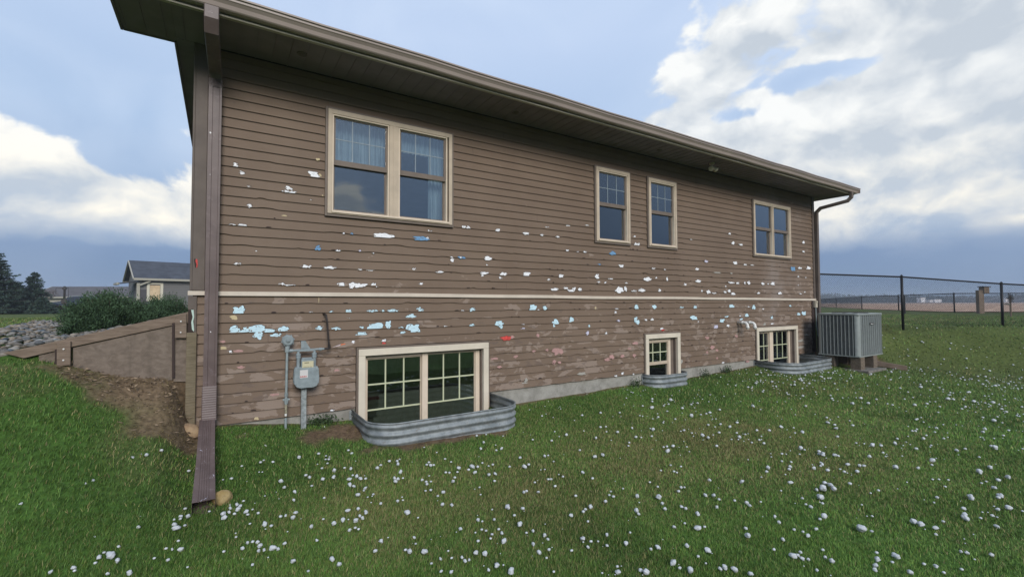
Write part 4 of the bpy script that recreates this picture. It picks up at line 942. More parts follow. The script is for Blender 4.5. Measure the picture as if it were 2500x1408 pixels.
mb = MB(); mb.prism(mpoly(1.0), -.20, -.06); mb.prism(mpoly(1.05), -.165, -.150); mb.prism(mpoly(1.03), -.207, -.196)
body = mb.build('meter_body', MAT_METER, gm, bevel=.006)
mb = MB()
for sx, zz in ((-.82, zT-.03), (.82, zT-.03), (-.9, zB+.05), (.9, zB+.05), (-.45, zB+.02), (.45, zB+.02)): q = (xmc+wv*sx, zz); mb.tube([(q[0], -.213, q[1]), (q[0], -.205, q[1])], .006, 6)
mb.build('bolts', MAT_METER, body)
i0, i1 = k4(1048, 640, -.19), k4(1143, 690, -.19)
mb = MB(); mb.box(i0[0]-.008, i1[0]+.004, -.20, -.12, i1[2]-.004, i0[2]+.02); mb.box(i0[0], i1[0]-.01, -.19, -.13, i0[2]+.02, i0[2]+.035); mb.build('index_housing', MAT_METER, gm, bevel=.004)
mb = MB(); mb.box(i0[0], i1[0], -.206, -.201, i1[2], i0[2], 0)
for q in range(5): x_ = i0[0]+.022+q*.009; mb.box(x_, x_+.006, -.2075, -.2061, i0[2]-.020, i0[2]-.011, 1)
for q in range(9): x_ = i0[0]+.012+q*.0095; mb.box(x_, x_+(.006 if q % 3 else .003), -.2075, -.2061, i1[2]+.008, i1[2]+.013, 1)
mb.build('index_dial', [mat('dial_cream', (.55, .50, .33), .5), MAT_BLACK], gm)
s0, s1 = k4(1028, 715, -.2), k4(1096, 778, -.2)
mb = MB(); mb.box(s0[0], s1[0], -.2085, -.2075, s1[2], s0[2], 0)
x_ = s0[0]+.004
for w_ in (.009, .006, .009, .007, .010, .007, .008): 
    if x_+w_ < s1[0]-.002: mb.box(x_, x_+w_-.002, -.2095, -.2087, s1[2]+.008, s1[2]+.022-(w_ < .008)*.004, 1); x_ += w_+.001
mb.build('sticker', [mat('sticker_white', (.60, .57, .55), .5), mat('sticker_red', (.45, .05, .05), .5)], gm)
p0, p1 = k4(1040, 870, -.12), k4(1083, 870, -.12)
mb = MB(); zz = k4(1060, 1170)[2]-.1; mb.box(p0[0], p0[0]+.004, -.14, -.10, zz, p0[2]+.02); mb.box(p1[0]-.004, p1[0], -.14, -.10, zz, p0[2]+.02); mb.box(p0[0]+.0041, p1[0]-.0041, -.105, -.10, zz, p0[2]+.02); mb.box(p0[0]+.0042, p1[0]-.0042, -.138, -.134, zz, p0[2]+.02)
mb.build('support_post', mat('galv_post', (.30, .33, .33), .6, metal=.3, var=.3, vscale=30), gm)
a = k4(1250, 540); t1 = k4(1280, 525); t2_ = k4(1278, 490); t3 = k4(1262, 300); t4 = k4(1250, 245, -.1)
mb = MB(); mb.tube([(xe-.012, -.12, zbar+.002), (t1[0]-.004, -.12, zbar+.004), (t1[0]+.006, -.12, t1[2]+.004), (t2_[0], -.12, t2_[2])], .012, 10); mb.tube([t1, t1+(0, 0, .03)], .016, 8)
mb.tube([(t2_[0], -.12, t2_[2]), (t3[0], -.118, t3[2]), (t4[0]+.004, -.105, t4[2]+.004), (t4[0]-.006, -.05, t4[2]+.016), (t4[0]-.008, .0, t4[2]+.018)], .0105, 10)
mb.build('outlet_pipe', MAT_BLACK, gm)
q0, q1, q2 = k4(1300, 522, -.13), k4(1370, 500, -.16), k4(1420, 490, -.17)
mb = MB(); mb.quad(q0, (q1[0], q1[1], q1[2]-.008), (q1[0]+.015, q1[1], q1[2]+.010), (q1[0]-.02, q1[1], q1[2]+.006)); mb.quad((q1[0]+.012, q1[1]-.001, q1[2]-.002), (q2[0], q2[1], q2[2]-.002), (q2[0], q2[1], q2[2]+.006), (q1[0]+.012, q1[1]-.001, q1[2]+.009), mi=1)
mb.build('flag_tape', [mat('tape_pale', (.5, .42, .42), .6), mat('tape_orange', (.75, .16, .05), .6)], gm)

# ================================================================== AIR CONDITIONER
ax0, ax1, ay0, ay1 = 11.71, 12.98, -1.19, -.36; az0 = -1.195; az1 = az0+.94
ac = empty('air_conditioner', 'grey green ribbed air conditioner unit raised on concrete blocks', 'air conditioner', ((ax0+ax1)/2, (ay0+ay1)/2, az0))
mb = MB(); mb.box(ax0+.03, ax1-.03, ay0+.03, ay1-.03, az0+.02, az1-.03); mb.build('coil_core', MAT_COIL, ac)
cr = .085
for cx_c, cy_c, t0 in ((ax0+cr, ay0+cr, math.pi), (ax1-cr, ay0+cr, 1.5*math.pi), (ax1-cr, ay1-cr, 0), (ax0+cr, ay1-cr, .5*math.pi)):
    mb = MB(); pr = [(math.cos(t0+math.pi/2*i/8)*cr, math.sin(t0+math.pi/2*i/8)*cr) for i in range(9)]+[(math.cos(t0+math.pi/2*i/8)*(cr-.012), math.sin(t0+math.pi/2*i/8)*(cr-.012)) for i in range(8, -1, -1)]
    mb.sweep(pr, [((cx_c, cy_c, az0+.01), (1, 0, 0), (0, 1, 0)), ((cx_c, cy_c, az1-.02), (1, 0, 0), (0, 1, 0))]); mb.build('corner_post', MAT_ACL, ac)
mb = MB()       # horizontal louvre blades on all four sides
z = az0+.045
while z < az1-.05:
    for (x0, x1, y) in ((ax0+cr, ax1-cr, ay0+.012),):
        mb.quad((x0, y-.006, z), (x1, y-.006, z), (x1, y+.010, z+.010), (x0, y+.010, z+.010))
        mb.quad((x0, y-.006, z), (x0, y-.006, z-.003), (x1, y-.006, z-.003), (x1, y-.006, z))
        mb.quad((ax0+.006, ay0+cr, z), (ax0+.006, ay1-cr, z), (ax0+.022, ay1-cr, z+.010), (ax0+.022, ay0+cr, z+.010))
        mb.quad((ax1-.006, ay0+cr, z), (ax1-.006, ay1-cr, z), (ax1-.022, ay1-cr, z+.010), (ax1-.022, ay0+cr, z+.010))
    z += .017
mb.build('louvre', MAT_AC, ac)
mb = MB()
for k in range(10):
    x = ax0+cr+(ax1-ax0-2*cr)*(k+.5)/10; mb.prism([(x-.010, az0+.03), (x+.010, az0+.03), (x+.010, az1-.035), (x-.010, az1-.035)], ay0+.002, ay0+.012)
for k in range(9):
    y = ay0+cr+(ay1-ay0-2*cr)*(k+.5)/9; mb.box(ax0+.001, ax0+.010, y-.008, y+.008, az0+.03, az1-.035); mb.box(ax1-.010, ax1-.001, y-.008, y+.008, az0+.03, az1-.035)
mb.box(ax0+.006, ax1-.006, ay0+.006, ay1-.006, az1-.035, az1-.018); mb.box(ax0+.008, ax1-.008, ay0+.008, ay1-.008, az0, az0+.03)
mb.build('rib', MAT_ACL, ac, bevel=.002)
def rr(x0, x1, y0, y1, r, n=6):
    P = []
    for cx_c, cy_c, t0 in ((x0+r, y0+r, math.pi), (x1-r, y0+r, 1.5*math.pi), (x1-r, y1-r, 0), (x0+r, y1-r, .5*math.pi)): P += [(cx_c+math.cos(t0+math.pi/2*i/n)*r, cy_c+math.sin(t0+math.pi/2*i/n)*r) for i in range(n+1)]
    return P
mb = MB(); P = rr(ax0-.008, ax1+.008, ay0-.008, ay1+.008, cr); mb.sweep(P, [((0, 0, az1-.018), (1, 0, 0), (0, 1, 0)), ((0, 0, az1+.012), (1, 0, 0), (0, 1, 0))]); lid = mb.build('lid', MAT_ACL, ac, bevel=.005)
mb = MB()
for k in range(6): mb.tube([((ax0+ax1)/2+math.cos(t)*(.08+.055*k), (ay0+ay1)/2+math.sin(t)*(.08+.055*k), az1+.028) for t in np.linspace(0, 2*math.pi, 33)], .003, 5)
for k in range(8): t = k*math.pi/4; mb.tube([((ax0+ax1)/2+math.cos(t)*.06, (ay0+ay1)/2+math.sin(t)*.06, az1+.022), ((ax0+ax1)/2+math.cos(t)*.37, (ay0+ay1)/2+math.sin(t)*.37, az1+.014)], .004, 5)
mb.build('fan_guard', MAT_BLACK, lid)
mb = MB(); mb.box(12.27, 12.47, ay0-.010, ay0+.001, az1-.245, az1-.200, 0)
for q, (w_, h_) in enumerate(((.012, .024), (.010, .016), (.010, .016), (.006, .020), (.010, .016), (.010, .016), (.010, .022))): mb.box(12.32+q*.016, 12.32+q*.016+w_, ay0-.0125, ay0-.0105, az1-.235, az1-.235+h_, 1)
mb.tube([(12.295, ay0-.011, az1-.222), (12.295, ay0-.0145, az1-.222)], .012, 10, mi=1)
mb.build('badge', [MAT_BLACK, MAT_PVC], ac)
for i, (x, y, w_) in enumerate(((11.86, -1.09, .20), (12.52, -1.09, .20), (11.86, -.58, .20), (12.52, -.58, .20))):
    zb = float(hgt(x, y))-.02; mb = MB(); mb.box(x-w_/2, x+w_/2, y-.10, y+.10, zb, az0-.001)
    tag(mb.build('concrete_block', MAT_BLOCK, bevel=.006), ['left front concrete block under the air conditioner', 'right front concrete block under the air conditioner', 'rear left concrete block under the air conditioner, in shade', 'rear right concrete block under the air conditioner, in shade'][i], 'block', 'blocks carrying the air conditioner')
zb = float(hgt(12.2, -1.2)); mb = MB(); mb.box(11.68, 12.62, -1.36, -.40, zb-.06, zb+.035); tag(mb.build('equipment_pad', mat('old_pad', (.17, .155, .135), .95, var=.3, vscale=15), bevel=.01), 'thin concrete pad beneath the air conditioner blocks', 'pad')
a = Wz(2168, 872, -1.18); c = Wz(2236, 891, -1.36)
a = np.array([12.72, -1.05, float(hgt(12.72, -1.05))+.10]); c = np.array([12.95, -1.62, float(hgt(12.95, -1.62))+.06])
d = c-a; L = np.linalg.norm(d); d /= L; sd_ = np.cross(d, (0, 0, 1)); sd_ /= np.linalg.norm(sd_)
mb = MB(); mb.obox((a+c)/2, d*L/2, sd_*.035, np.array([0, 0, .055])); tag(mb.build('landscape_timber', MAT_WOOD, bevel=.005), 'weathered landscape timber running out beside the air conditioner', 'timber')

# ================================================================== CHAIN LINK FENCES
def fence(pts, hts, zoff, label, post_r=.030, rail_r=.021, cell=.056, wire=.0022, extra_posts=()):
    f = empty('chain_link_fence', label, 'fence', (pts[0][0], pts[0][1], zoff[0]), 'black chain link fences')
    P = [np.array([p[0], p[1], zoff[i]]) for i, p in enumerate(pts)]
    for i, p in enumerate(P):
        mb = MB(); mb.tube([p-(0, 0, .15), p+(0, 0, hts)], post_r, 10); mb.tube([p+(0, 0, hts), p+(0, 0, hts+.02), p+(0, 0, hts+.05)], [post_r*1.15, post_r*1.0, post_r*.2], 10); mb.build('post', MAT_BLACKPAINT, f, smooth=True)
    for i in range(len(P)-1):
        a, c = P[i], P[i+1]; d = c-a; L = np.linalg.norm(d[:2]); MB().tube([a+(0, 0, hts-.01), c+(0, 0, hts-.01)], rail_r, 8).build('top_rail', MAT_BLACKPAINT, f)
        mb = MB(); h = hts-.05; n = int((L+h)/cell)
        def pt(s_, t_): s_ = min(max(s_, 0), L); return a+d*(s_/L)+np.array([0, 0, .03+t_])
        for k in range(n+1):
            s0 = k*cell-h
            for sg in (1, -1):
                lo, hi = (s0, 0), (s0+h, h)
                if lo[0] < 0: lo = (0, -s0)
                if hi[0] > L: hi = (L, h-(s0+h-L))
                if hi[1] <= lo[1]: continue
                if sg == 1: mb.tube([pt(*lo), pt(*hi)], wire, 3, cap=False)
                else: mb.tube([pt(lo[0], h-lo[1]), pt(hi[0], h-hi[1])], wire, 3, cap=False)
        mb.build('mesh_panel', MAT_BLACKPAINT, f)
    return f
p1 = LD(10.1, 11.85); p2 = LD(13.16, 12.3); dd = p2-p1
pts = [p1-dd*.86, p1, p2, p2+dd, p2+dd*2]
zz = [-.50, -.565, -.735, -.86, -.95]
fence(pts, 1.235, zz, 'near black chain link fence starting at the right corner of the house', wire=.0024)
q1, q2, q3, q0 = LD(28.0, 29.0), LD(33.6, 44.0), LD(46.4, 68), LD(36, 27)
far = [LD(58, 95), LD(46.4, 69), LD(40, 56.5), q2, LD(30.8, 36.5), q1, LD(32.5, 29.0), LD(37, 29.0), LD(42, 29)]
fence(far, 1.22, [-.66]*len(far), 'far black chain link fence at the edge of the ploughed field', wire=.0035, cell=.11, post_r=.04, rail_r=.028)

# ================================================================== RETAINING WALL (left)
rw = empty('retaining_wall', 'low wooden retaining wall with sloping cap board left of the house', 'retaining wall', (-.9, 0, -.7))
def q2x(px, py, y=0.0): p = Wy(px, py, y); return (p[0], p[2])
z0 = lambda a, c, y=0.0: q2x(a/3.1286, 550+c/3.1286, y)
mb = MB(); T1 = [z0(55, 968), z0(1440, 662), z0(1440, 690), z0(1310, 762), z0(555, 925), z0(430, 960), z0(195, 1008)]
T1 = [z0(30, 972), z0(1441, 660), z0(1441, 745), z0(1310, 765), z0(550, 928), z0(190, 1012)]
mb.prism(T1, -.030, .02); mb.build('cap_board', MAT_WOOD, rw, bevel=.004)
mb = MB(); mb.prism([z0(560, 934), z0(1318, 768), z0(1318, 1180), z0(680, 1190), z0(560, 1190)], -.012, .02); mb.prism([z0(1326, 766), z0(1432, 744), z0(1432, 1190), z0(1326, 1190)], -.012, .02); mb.prism([z0(300, 990), z0(425, 962), z0(425, 1110), z0(300, 1060)], -.012, .02); mb.prism([z0(440, 1060), z0(556, 1068), z0(556, 1160), z0(440, 1160)], -.012, .02)
mb.build('panel', MAT_PANEL, rw)
mb = MB(); mb.prism([z0(1316, 745), z0(1336, 742), z0(1336, 1160), z0(1316, 1160)], -.034, .02); mb.prism([z0(428, 945), z0(444, 942), z0(444, 1120), z0(428, 1110)], -.034, .02); mb.build('channel', MAT_EDGE, rw)
for poly in ([z0(1340, 690), z0(1427, 672), z0(1427, 857), z0(1340, 857)], [z0(447, 900), z0(552, 880), z0(550, 1062), z0(447, 1068)]):
    mb = MB(); mb.prism(poly, -.055, -.031); o = mb.build('splice_plate', MAT_WOOD, rw, bevel=.003)
    mb = MB(); cxp = sum(p[0] for p in poly)/4
    for t in (.25, .75): zb = poly[0][1]*(1-t)+poly[3][1]*t; mb.tube([(cxp, -.062, zb), (cxp, -.055, zb)], .007, 8)
    mb.build('bolt', MAT_PVC, o)
mb = MB(); mb.box(-.258, -.176, -.055, .03, -1.30, -.272); mb.build('end_post', MAT_POST, rw, bevel=.005)

# ================================================================== STONES
def stone(name, c, rx, ry, rz, m_, label, cat='stone', seed=0, group=None):
    rg = np.random.default_rng(seed); me = bpy.data.meshes.new(name)
    import bmesh
    bm = bmesh.new(); bmesh.ops.create_icosphere(bm, subdivisions=4, radius=1)
    ph = rg.uniform(0, 6, 12)
    for v in bm.verts:
        x, y, z = v.co; k = 1+.10*math.sin(2.3*x+ph[0])*math.sin(2.1*y+ph[1])+.08*math.sin(4.1*x+3*z+ph[2])+.05*math.sin(7*y-5*z+ph[3])+.02*math.sin(15*x+ph[4])*math.sin(14*z+ph[5])
        k = min(k, 1.06+.03*math.sin(9*x+ph[6]))
        v.co = Vector((x*rx*k, y*ry*k, z*rz*k))
    bm.to_mesh(me); bm.free(); me.materials.append(m_)
    for p in me.polygons: p.use_smooth = True
    o = bpy.data.objects.new(name, me); col.objects.link(o); o.location = c; tag(o, label, cat, group); return o
def stone_fn(ca, cb):
    def f(q, bs, t):
        c = q.mix(q.smooth(q.noise(t, 9, 8, .65), .35, .65), ca, cb); c = q.mix(q.m('MULTIPLY', q.smooth(q.noise(t, 28, 5, .7), .55, .7), .45), c, (.12, .10, .07)); q.put(bs.inputs['Base Color'], c)
    return f
def ground_hit(px, py):
    d = ray(px, py); t = .5
    for _ in range(60):
        p = CAM+d*t; g_ = float(hgt(p[0], p[1])); 
        e = p[2]-g_
        if e < .0005: break
        t += max(.001, e*.8/max(.05, -d[2]+.02)*.9) if e < 3 else .5
    return CAM+d*t
g1 = ground_hit(464, 1078); g2 = ground_hit(541, 1232)
stone('stone', (g1[0]-.03, g1[1]+.02, g1[2]+.07), .125, .085, .095, mat('tan_stone', rough=.9, bump=.6, bscale=30, fn=stone_fn((.26, .17, .10), (.37, .26, .155))), 'tan angular stone in the grass left of the downspout', seed=2)
stone('stone', (g2[0], g2[1]+.04, g2[2]+.030), .070, .055, .062, mat('yellow_stone', rough=.9, bump=.6, bscale=30, fn=stone_fn((.24, .165, .06), (.36, .27, .13))), 'yellow rounded stone beside the mouth of the downspout', seed=5)
g3 = ground_hit(452, 1127); stone('pebble', (g3[0], g3[1], g3[2]+.02), .022, .016, .014, mat('orange_pebble', (.42, .20, .09), .8, var=.2, vscale=40), 'small orange pebble near the downspout', 'pebble', seed=8)
# dry leaf
g3 = ground_hit(75, 1177); mb = MB(); a = np.array(g3)+(0, 0, .05)
mb.quad(a+(-.045, -.01, 0), a+(0, -.022, .008), a+(.06, .03, .018), a+(.0, .018, .02)); tag(mb.build('dry_leaf', mat('pale_leaf', (.40, .36, .31), .8)), 'pale dry leaf lying in the grass at far left', 'leaf')

# ------------------------------------------------------------------ hailstones
HA = [(800,332,44),(1117,418,34),(1234,395,40),(1360,358,36),(1188,392,22),(1442,405,24),(1505,415,28),(1490,435,34),(1520,437,28),(1532,462,22),(1495,452,26),(1312,450,16),(1265,462,22),(1062,530,26),(1050,555,40),(1095,537,24),(1212,577,26),(94,508,50),(488,578,18),(782,617,40),(710,650,44),(668,690,70),(742,690,70),(915,680,70),(1078,660,52),(1140,632,46),(1590,528,30),(1950,592,30),(1878,606,18),(2195,455,26),(2222,440,18),(2300,452,26),(2037,489,20),(2183,541,16),(2210,541,14),(2367,615,46),(2395,668,36),(2232,744,16),(173,816,44),(447,850,40),(521,843,64),(550,808,34),(307,888,36),(300,935,28),(664,903,22),(776,918,30),(58,950,66),(1184,926,38),(1165,1008,42),(1560,850,28),(1522,915,40),(1583,913,50),(1518,937,28),(1467,944,32),(1470,985,52),(1487,1015,70),(1557,993,28),(1995,815,40),(2022,828,36),(2003,855,50),(1940,845,34),(1880,893,48),(1930,880,36),(1888,925,50),(1975,893,30),(2073,875,44),(2087,900,26),(2052,785,24),(2175,887,34),(2128,858,20),(2230,980,56),(2285,995,30),(2105,980,22),(2363,915,30),(2407,908,32),(1986,1062,16),(1988,1092,22),(482,1030,26),(555,1140,50),(540,1172,40),(500,1143,32),(462,1165,34),(668,1105,60),(645,1135,60),(735,1103,44),(768,1073,46),(792,1095,34),(930,1245,88),(835,1262,52),(875,1225,26),(990,1290,50),(998,1173,34),(803,1313,28),(620,1353,42),(628,1380,28),(425,1388,40),(1090,1397,60),(907,1402,36),(1397,1190,26),(1450,1195,32),(1522,1195,52),(1502,1125,26),(1885,1215,26),(2042,1187,46),(2085,1138,40),(2128,1130,28),(2170,1133,40),(2190,1163,56),(2178,1207,40),(2225,1200,40),(2298,1183,64),(2342,1192,40),(2397,1145,36),(2127,1325,36),(85,1188,28),(215,1170,30),(182,1240,26),(1298,1273,26),(1415,1286,34),(1580,1350,20),(57,860,30),(128,868,24)]
HB = [(107,248,42),(367,265,26),(338,267,20),(355,302,22),(342,237,18),(372,247,16),(278,215,30),(538,186,24),(567,212,30),(307,345,24),(415,363,48),(504,342,24),(559,348,34),(167,404,30),(199,425,38),(314,440,46),(410,422,46),(268,312,14),(790,342,40),(820,316,26),(895,280,30),(962,282,34),(985,267,18),(970,308,38),(1240,292,26),(1222,312,28),(1255,318,36),(1282,316,24),(1380,262,24),(1433,290,20),(1308,207,16),(1717,117,34),(1692,172,34),(1827,185,24),(1873,170,34),(1822,142,14),(1500,342,44),(1488,377,24),(1617,330,58),(1665,332,34),(1640,382,42),(1585,355,30),(1705,298,22),(1760,325,20),(1797,312,26),(1762,400,40),(1818,393,40),(1812,455,28),(1386,380,26),(1417,382,26),(546,440,42),(575,407,24),(610,415,50),(643,435,40),(688,434,28),(550,490,46),(585,503,38),(685,520,38),(622,577,48),(755,574,24),(745,593,14),(706,600,18),(326,607,24),(62,624,32),(70,552,36),(218,500,24),(1013,432,22),(993,377,44),(940,432,40),(970,440,38),(950,460,40),(1180,447,32),(1216,463,28),(1222,485,34),(1242,413,18),(1257,462,22),(1255,535,28),(1210,543,24),(1365,555,40),(1317,588,26),(1358,662,46),(1438,667,44),(967,633,34),(1013,626,22),(1006,600,16),(820,655,36),(77,735,42),(53,778,52),(533,715,48),(622,702,44),(690,728,44),(637,763,40),(660,783,42),(602,803,60),(490,797,48),(412,827,50),(213,858,48),(548,888,40),(597,868,28),(626,880,28),(318,793,22),(262,978,32),(1050,732,58),(1145,780,20),(823,983,42),(883,957,16),(1112,953,34),(1125,1010,22),(772,1070,42),(1070,1075,66),(1035,1062,30),(1203,1075,62),(1262,1183,26),(187,1250,28),(55,1160,52),(395,1142,60),(458,1188,50),(1408,1073,24),(1342,1142,34),(1438,1135,26),(1528,1128,42),(1555,1160,50),(1590,1150,36),(1345,1250,34),(1433,1258,44),(1650,1087,56),(1728,1095,58),(1515,877,42),(1668,797,38),(1705,812,22),(1810,795,34),(1700,883,28),(1738,893,26),(1790,925,32),(1777,962,26),(1848,880,28),(1875,915,42),(1893,983,62),(1645,912,20),(1668,983,32),(1925,683,56),(2057,697,38),(1791,708,20),(1985,757,28),(2033,835,60),(2147,895,36),(2090,912,26),(2248,932,46),(2277,967,34),(2150,1010,44),(2202,1083,48),(2287,1058,32),(2265,1133,26),(1832,1195,58),(1760,1238,36),(1957,1247,80),(2328,1255,26),(2480,757,40),(2485,1067,30),(2067,555,40),(2090,543,30),(2193,553,36),(2075,330,48),(2110,310,28),(2250,237,34),(2280,232,20),(2035,248,30),(2327,285,20),(2310,100,26),(2438,50,38),(2145,92,20),(2280,440,28),(2305,440,28),(2340,500,30),(2163,468,24),(2408,417,26),(2372,400,16),(2250,355,18),(2215,360,14),(1682,513,20),(1465,425,28),(1450,460,42),(1943,330,26),(1657,57,26),(1738,48,20),(1690,577,18)]
HC = [(540,177,24),(437,170,16),(437,184,16),(435,220,24),(688,194,16),(653,202,16),(527,200,14),(257,248,14),(150,248,16),(48,262,16),(470,272,16),(655,265,28),(757,246,20),(737,254,14),(520,240,14),(442,342,26),(150,328,18),(180,327,14),(125,390,24),(347,383,20),(325,332,14),(305,434,14),(120,495,28),(163,485,26),(35,458,16),(523,463,30),(629,440,12),(716,375,24),(748,388,22),(657,362,14),(815,312,16),(868,328,22),(908,302,18),(921,385,24),(808,358,18),(748,316,16),(877,398,12),(953,370,14),(1087,345,20),(1152,328,24),(1230,362,14),(1271,357,22),(1043,381,12),(989,415,14),(997,212,22),(1289,210,16),(1411,305,26),(1450,315,18),(1457,337,24),(1405,275,16),(1548,197,24),(1465,381,18),(1550,318,18),(1894,202,20),(1838,172,12),(1660,430,34),(1643,494,24),(1262,447,32),(1363,478,20),(1385,482,38),(1450,486,26),(1470,490,18),(1157,478,16),(1157,520,16),(1208,524,16),(1080,556,32),(1072,577,20),(1203,550,24),(1197,563,20),(1335,560,26),(1380,537,24),(1521,538,28),(1503,578,20),(1480,565,14),(1588,545,22),(1098,497,12),(51,583,26),(106,615,20),(485,572,14),(540,543,14),(558,577,16),(574,584,14),(597,550,14),(468,663,16),(598,667,24),(616,667,14),(583,687,20),(424,638,14),(275,674,14),(935,634,28),(755,626,24),(1205,640,32),(1043,610,12),(1787,553,36),(1991,515,32),(1903,450,22),(1943,394,24),(1898,350,16),(1880,350,14),(1797,393,16),(1785,420,28),(1718,472,16),(1913,558,24),(2127,460,24),(2340,443,36),(2283,340,24),(2272,357,22),(2055,392,16),(2015,335,22),(2107,172,18),(2175,450,16),(2252,497,14),(2312,553,28),(2252,578,42),(2412,610,34),(2335,668,26),(2367,713,40),(2205,723,44),(2415,780,38),(13,713,20),(95,775,40),(67,790,22),(55,802,20),(178,745,26),(354,715,30),(222,717,20),(199,710,16),(208,690,14),(350,795,34),(362,815,24),(473,720,40),(493,757,26),(508,787,26),(600,775,24),(623,785,26),(690,815,36),(733,710,24),(778,712,28),(808,733,18),(895,740,18),(796,777,28),(962,752,30),(978,768,22),(1040,748,14),(1152,686,12),(1270,728,22),(1318,776,26),(1290,762,16),(1370,720,46),(1385,670,56),(1428,655,36),(1445,673,36),(1350,680,24),(1382,755,20),(1118,830,22),(1141,862,26),(1391,827,42),(1368,843,20),(1693,683,18),(1658,828,16),(1347,900,26),(1302,937,26),(1274,915,18),(1225,903,22),(1163,958,28),(1113,1014,20),(956,895,24),(967,935,42),(690,893,42),(727,888,22),(558,888,26),(618,868,16),(186,932,24),(52,953,36),(81,1000,22),(186,992,22),(97,968,20),(137,970,14),(292,980,32),(315,920,16),(469,1001,30),(430,1012,24),(630,992,34),(746,1018,36),(693,1053,20),(553,1087,42),(590,1118,26),(650,1128,50),(735,1093,14),(247,1140,34),(373,1130,26),(403,1140,50),(244,1110,18),(160,1148,14),(840,1113,42),(815,1122,26),(895,1125,40),(983,1150,36),(1217,1048,44),(1270,1065,32),(1243,1047,30),(1304,1070,26),(1384,1016,20),(1397,1058,26),(1435,1078,40),(1260,1030,24),(1350,1130,24),(1598,895,62),(1655,912,20),(1890,858,40),(1928,872,40),(2010,893,34),(2012,930,24),(1683,1032,20),(1687,1068,38),(1675,1103,32),(1673,1128,30),(1770,1085,20),(1790,1050,44),(1870,1142,40),(2012,1107,30),(2055,1143,20),(1945,1095,20),(2155,1125,20),(2185,1033,26),(2150,1025,22),(2322,1045,30),(2172,820,38),(2178,838,42),(2260,838,18),(2325,825,26),(2350,885,28),(2355,790,24),(2052,857,18),(2165,785,26),(2028,622,14),(2018,722,20),(1993,622,14),(2080,625,14)]
hail = [(x/3.451, 1000+y/3.451, d/3.451) for x, y, d in HA]+[(700+x/3.571, 1050+y/3.571, d/3.571) for x, y, d in HB]+[(1400+x/2.273, 900+y/2.273, d/2.273) for x, y, d in HC]
items = []
for px, py, d in hail:
    p = ground_hit(px, py+d*.25); dep = float((p-CAM)@fw); items.append((px, py, d, p, d*dep/FPX))
items.sort(key=lambda t: -t[2])
def ice_fn(q, bs, t):
    c = q.mix(q.smooth(q.noise(t, 55, 4, .6), .3, .7), (.40, .42, .43), (.66, .68, .69)); q.put(bs.inputs['Base Color'], c)
    bs.inputs['Subsurface Weight'].default_value = 0.0
MAT_ICE = mat('hail_ice', rough=.38, spec=.5, fn=ice_fn, bump=.4, bscale=90)
import bmesh
def ice_mesh(seed, sub=2):
    rg = np.random.default_rng(seed); me = bpy.data.meshes.new('hailstone'); bm = bmesh.new(); bmesh.ops.create_icosphere(bm, subdivisions=sub, radius=.5); ph = rg.uniform(0, 6, 6); s_ = (rg.uniform(.9, 1.15), rg.uniform(.8, 1.0), rg.uniform(.68, .9))
    for v in bm.verts:
        x, y, z = v.co*2; k = 1+.16*math.sin(3*x+ph[0])*math.sin(3*y+ph[1])+.10*math.sin(5*z+4*x+ph[2])+.05*math.sin(9*y+7*x+ph[3]); v.co = Vector((v.co.x*k*s_[0], v.co.y*k*s_[1], v.co.z*k*s_[2]))
    bm.to_mesh(me); bm.free(); me.materials.append(MAT_ICE)
    for p in me.polygons: p.use_smooth = True
    return me
ICE = [ice_mesh(i, 3) for i in range(12)]
COLN = [(300, 'far left of downspout'), (470, 'just left of the downspout'), (650, 'below the downspout'), (860, 'below the gas meter'), (1040, "below the biggest well's left half"), (1240, "below the biggest well's right half"), (1440, 'right of the biggest well'), (1660, 'below the narrow basement window'), (1850, 'between the two right basement windows'), (2000, 'below the farthest basement window'), (2180, 'below the air conditioner'), (2340, 'below the nearest fence post'), (9999, 'near the right edge')]
ROWN = [(1050, 'near house'), (1130, 'upper lawn'), (1200, 'middle lawn'), (1275, 'lower lawn'), (1345, 'foreground lawn'), (9999, 'bottom edge')]
def zone(px, py, d, near):
    sz = 'large' if d > 17 else 'medium' if d > 12.5 else 'small' if d > 9.5 else 'tiny'
    return f"{sz} {'hailstone touching another' if near else 'lone white hailstone'}, {next(n for v, n in ROWN if py < v)}, {next(n for v, n in COLN if px < v)}"
top_ = items[:298]; labs = []
for i, (px, py, d, p, D) in enumerate(top_):
    near = any(j != i and math.hypot(px-q[0], py-q[1]) < (d+q[2])*.62 for j, q in enumerate(items)); labs.append(zone(px, py, d, near))
from collections import defaultdict
grp_ = defaultdict(list)
for i, l in enumerate(labs): grp_[l].append(i)
for l, ids in grp_.items():
    ids.sort(key=lambda i: top_[i][0])
    sfx = {1: [''], 2: [', the left one', ', the right one'], 3: [', the left one', ', the middle one', ', the right one'], 4: [', the leftmost', ', second from left', ', second from right', ', the rightmost']}.get(len(ids)) or [', leftmost', ', second from left', ', third from left', ', fourth from left', ', fifth from left', ', sixth from left', ', seventh from left', ', eighth from left'][:len(ids)]
    if sfx:
        for i, f_ in zip(ids, sfx): labs[i] = l+f_
restH = []
for i, (px, py, d, p, D) in enumerate(items):
    if i < 298:
        o = bpy.data.objects.new('hailstone', ICE[i % 12]); col.objects.link(o); o.location = (p[0], p[1], p[2]+D*.25+.016)
        o.scale = (D*.82, D*.74, D*.80); o.rotation_euler = (random.uniform(-.6, .6), random.uniform(-.6, .6), random.uniform(0, 6.28)); tag(o, labs[i], 'hailstone', 'hailstones scattered over the lawn')
    else: restH.append((p[0], p[1], p[2]+.022, D))
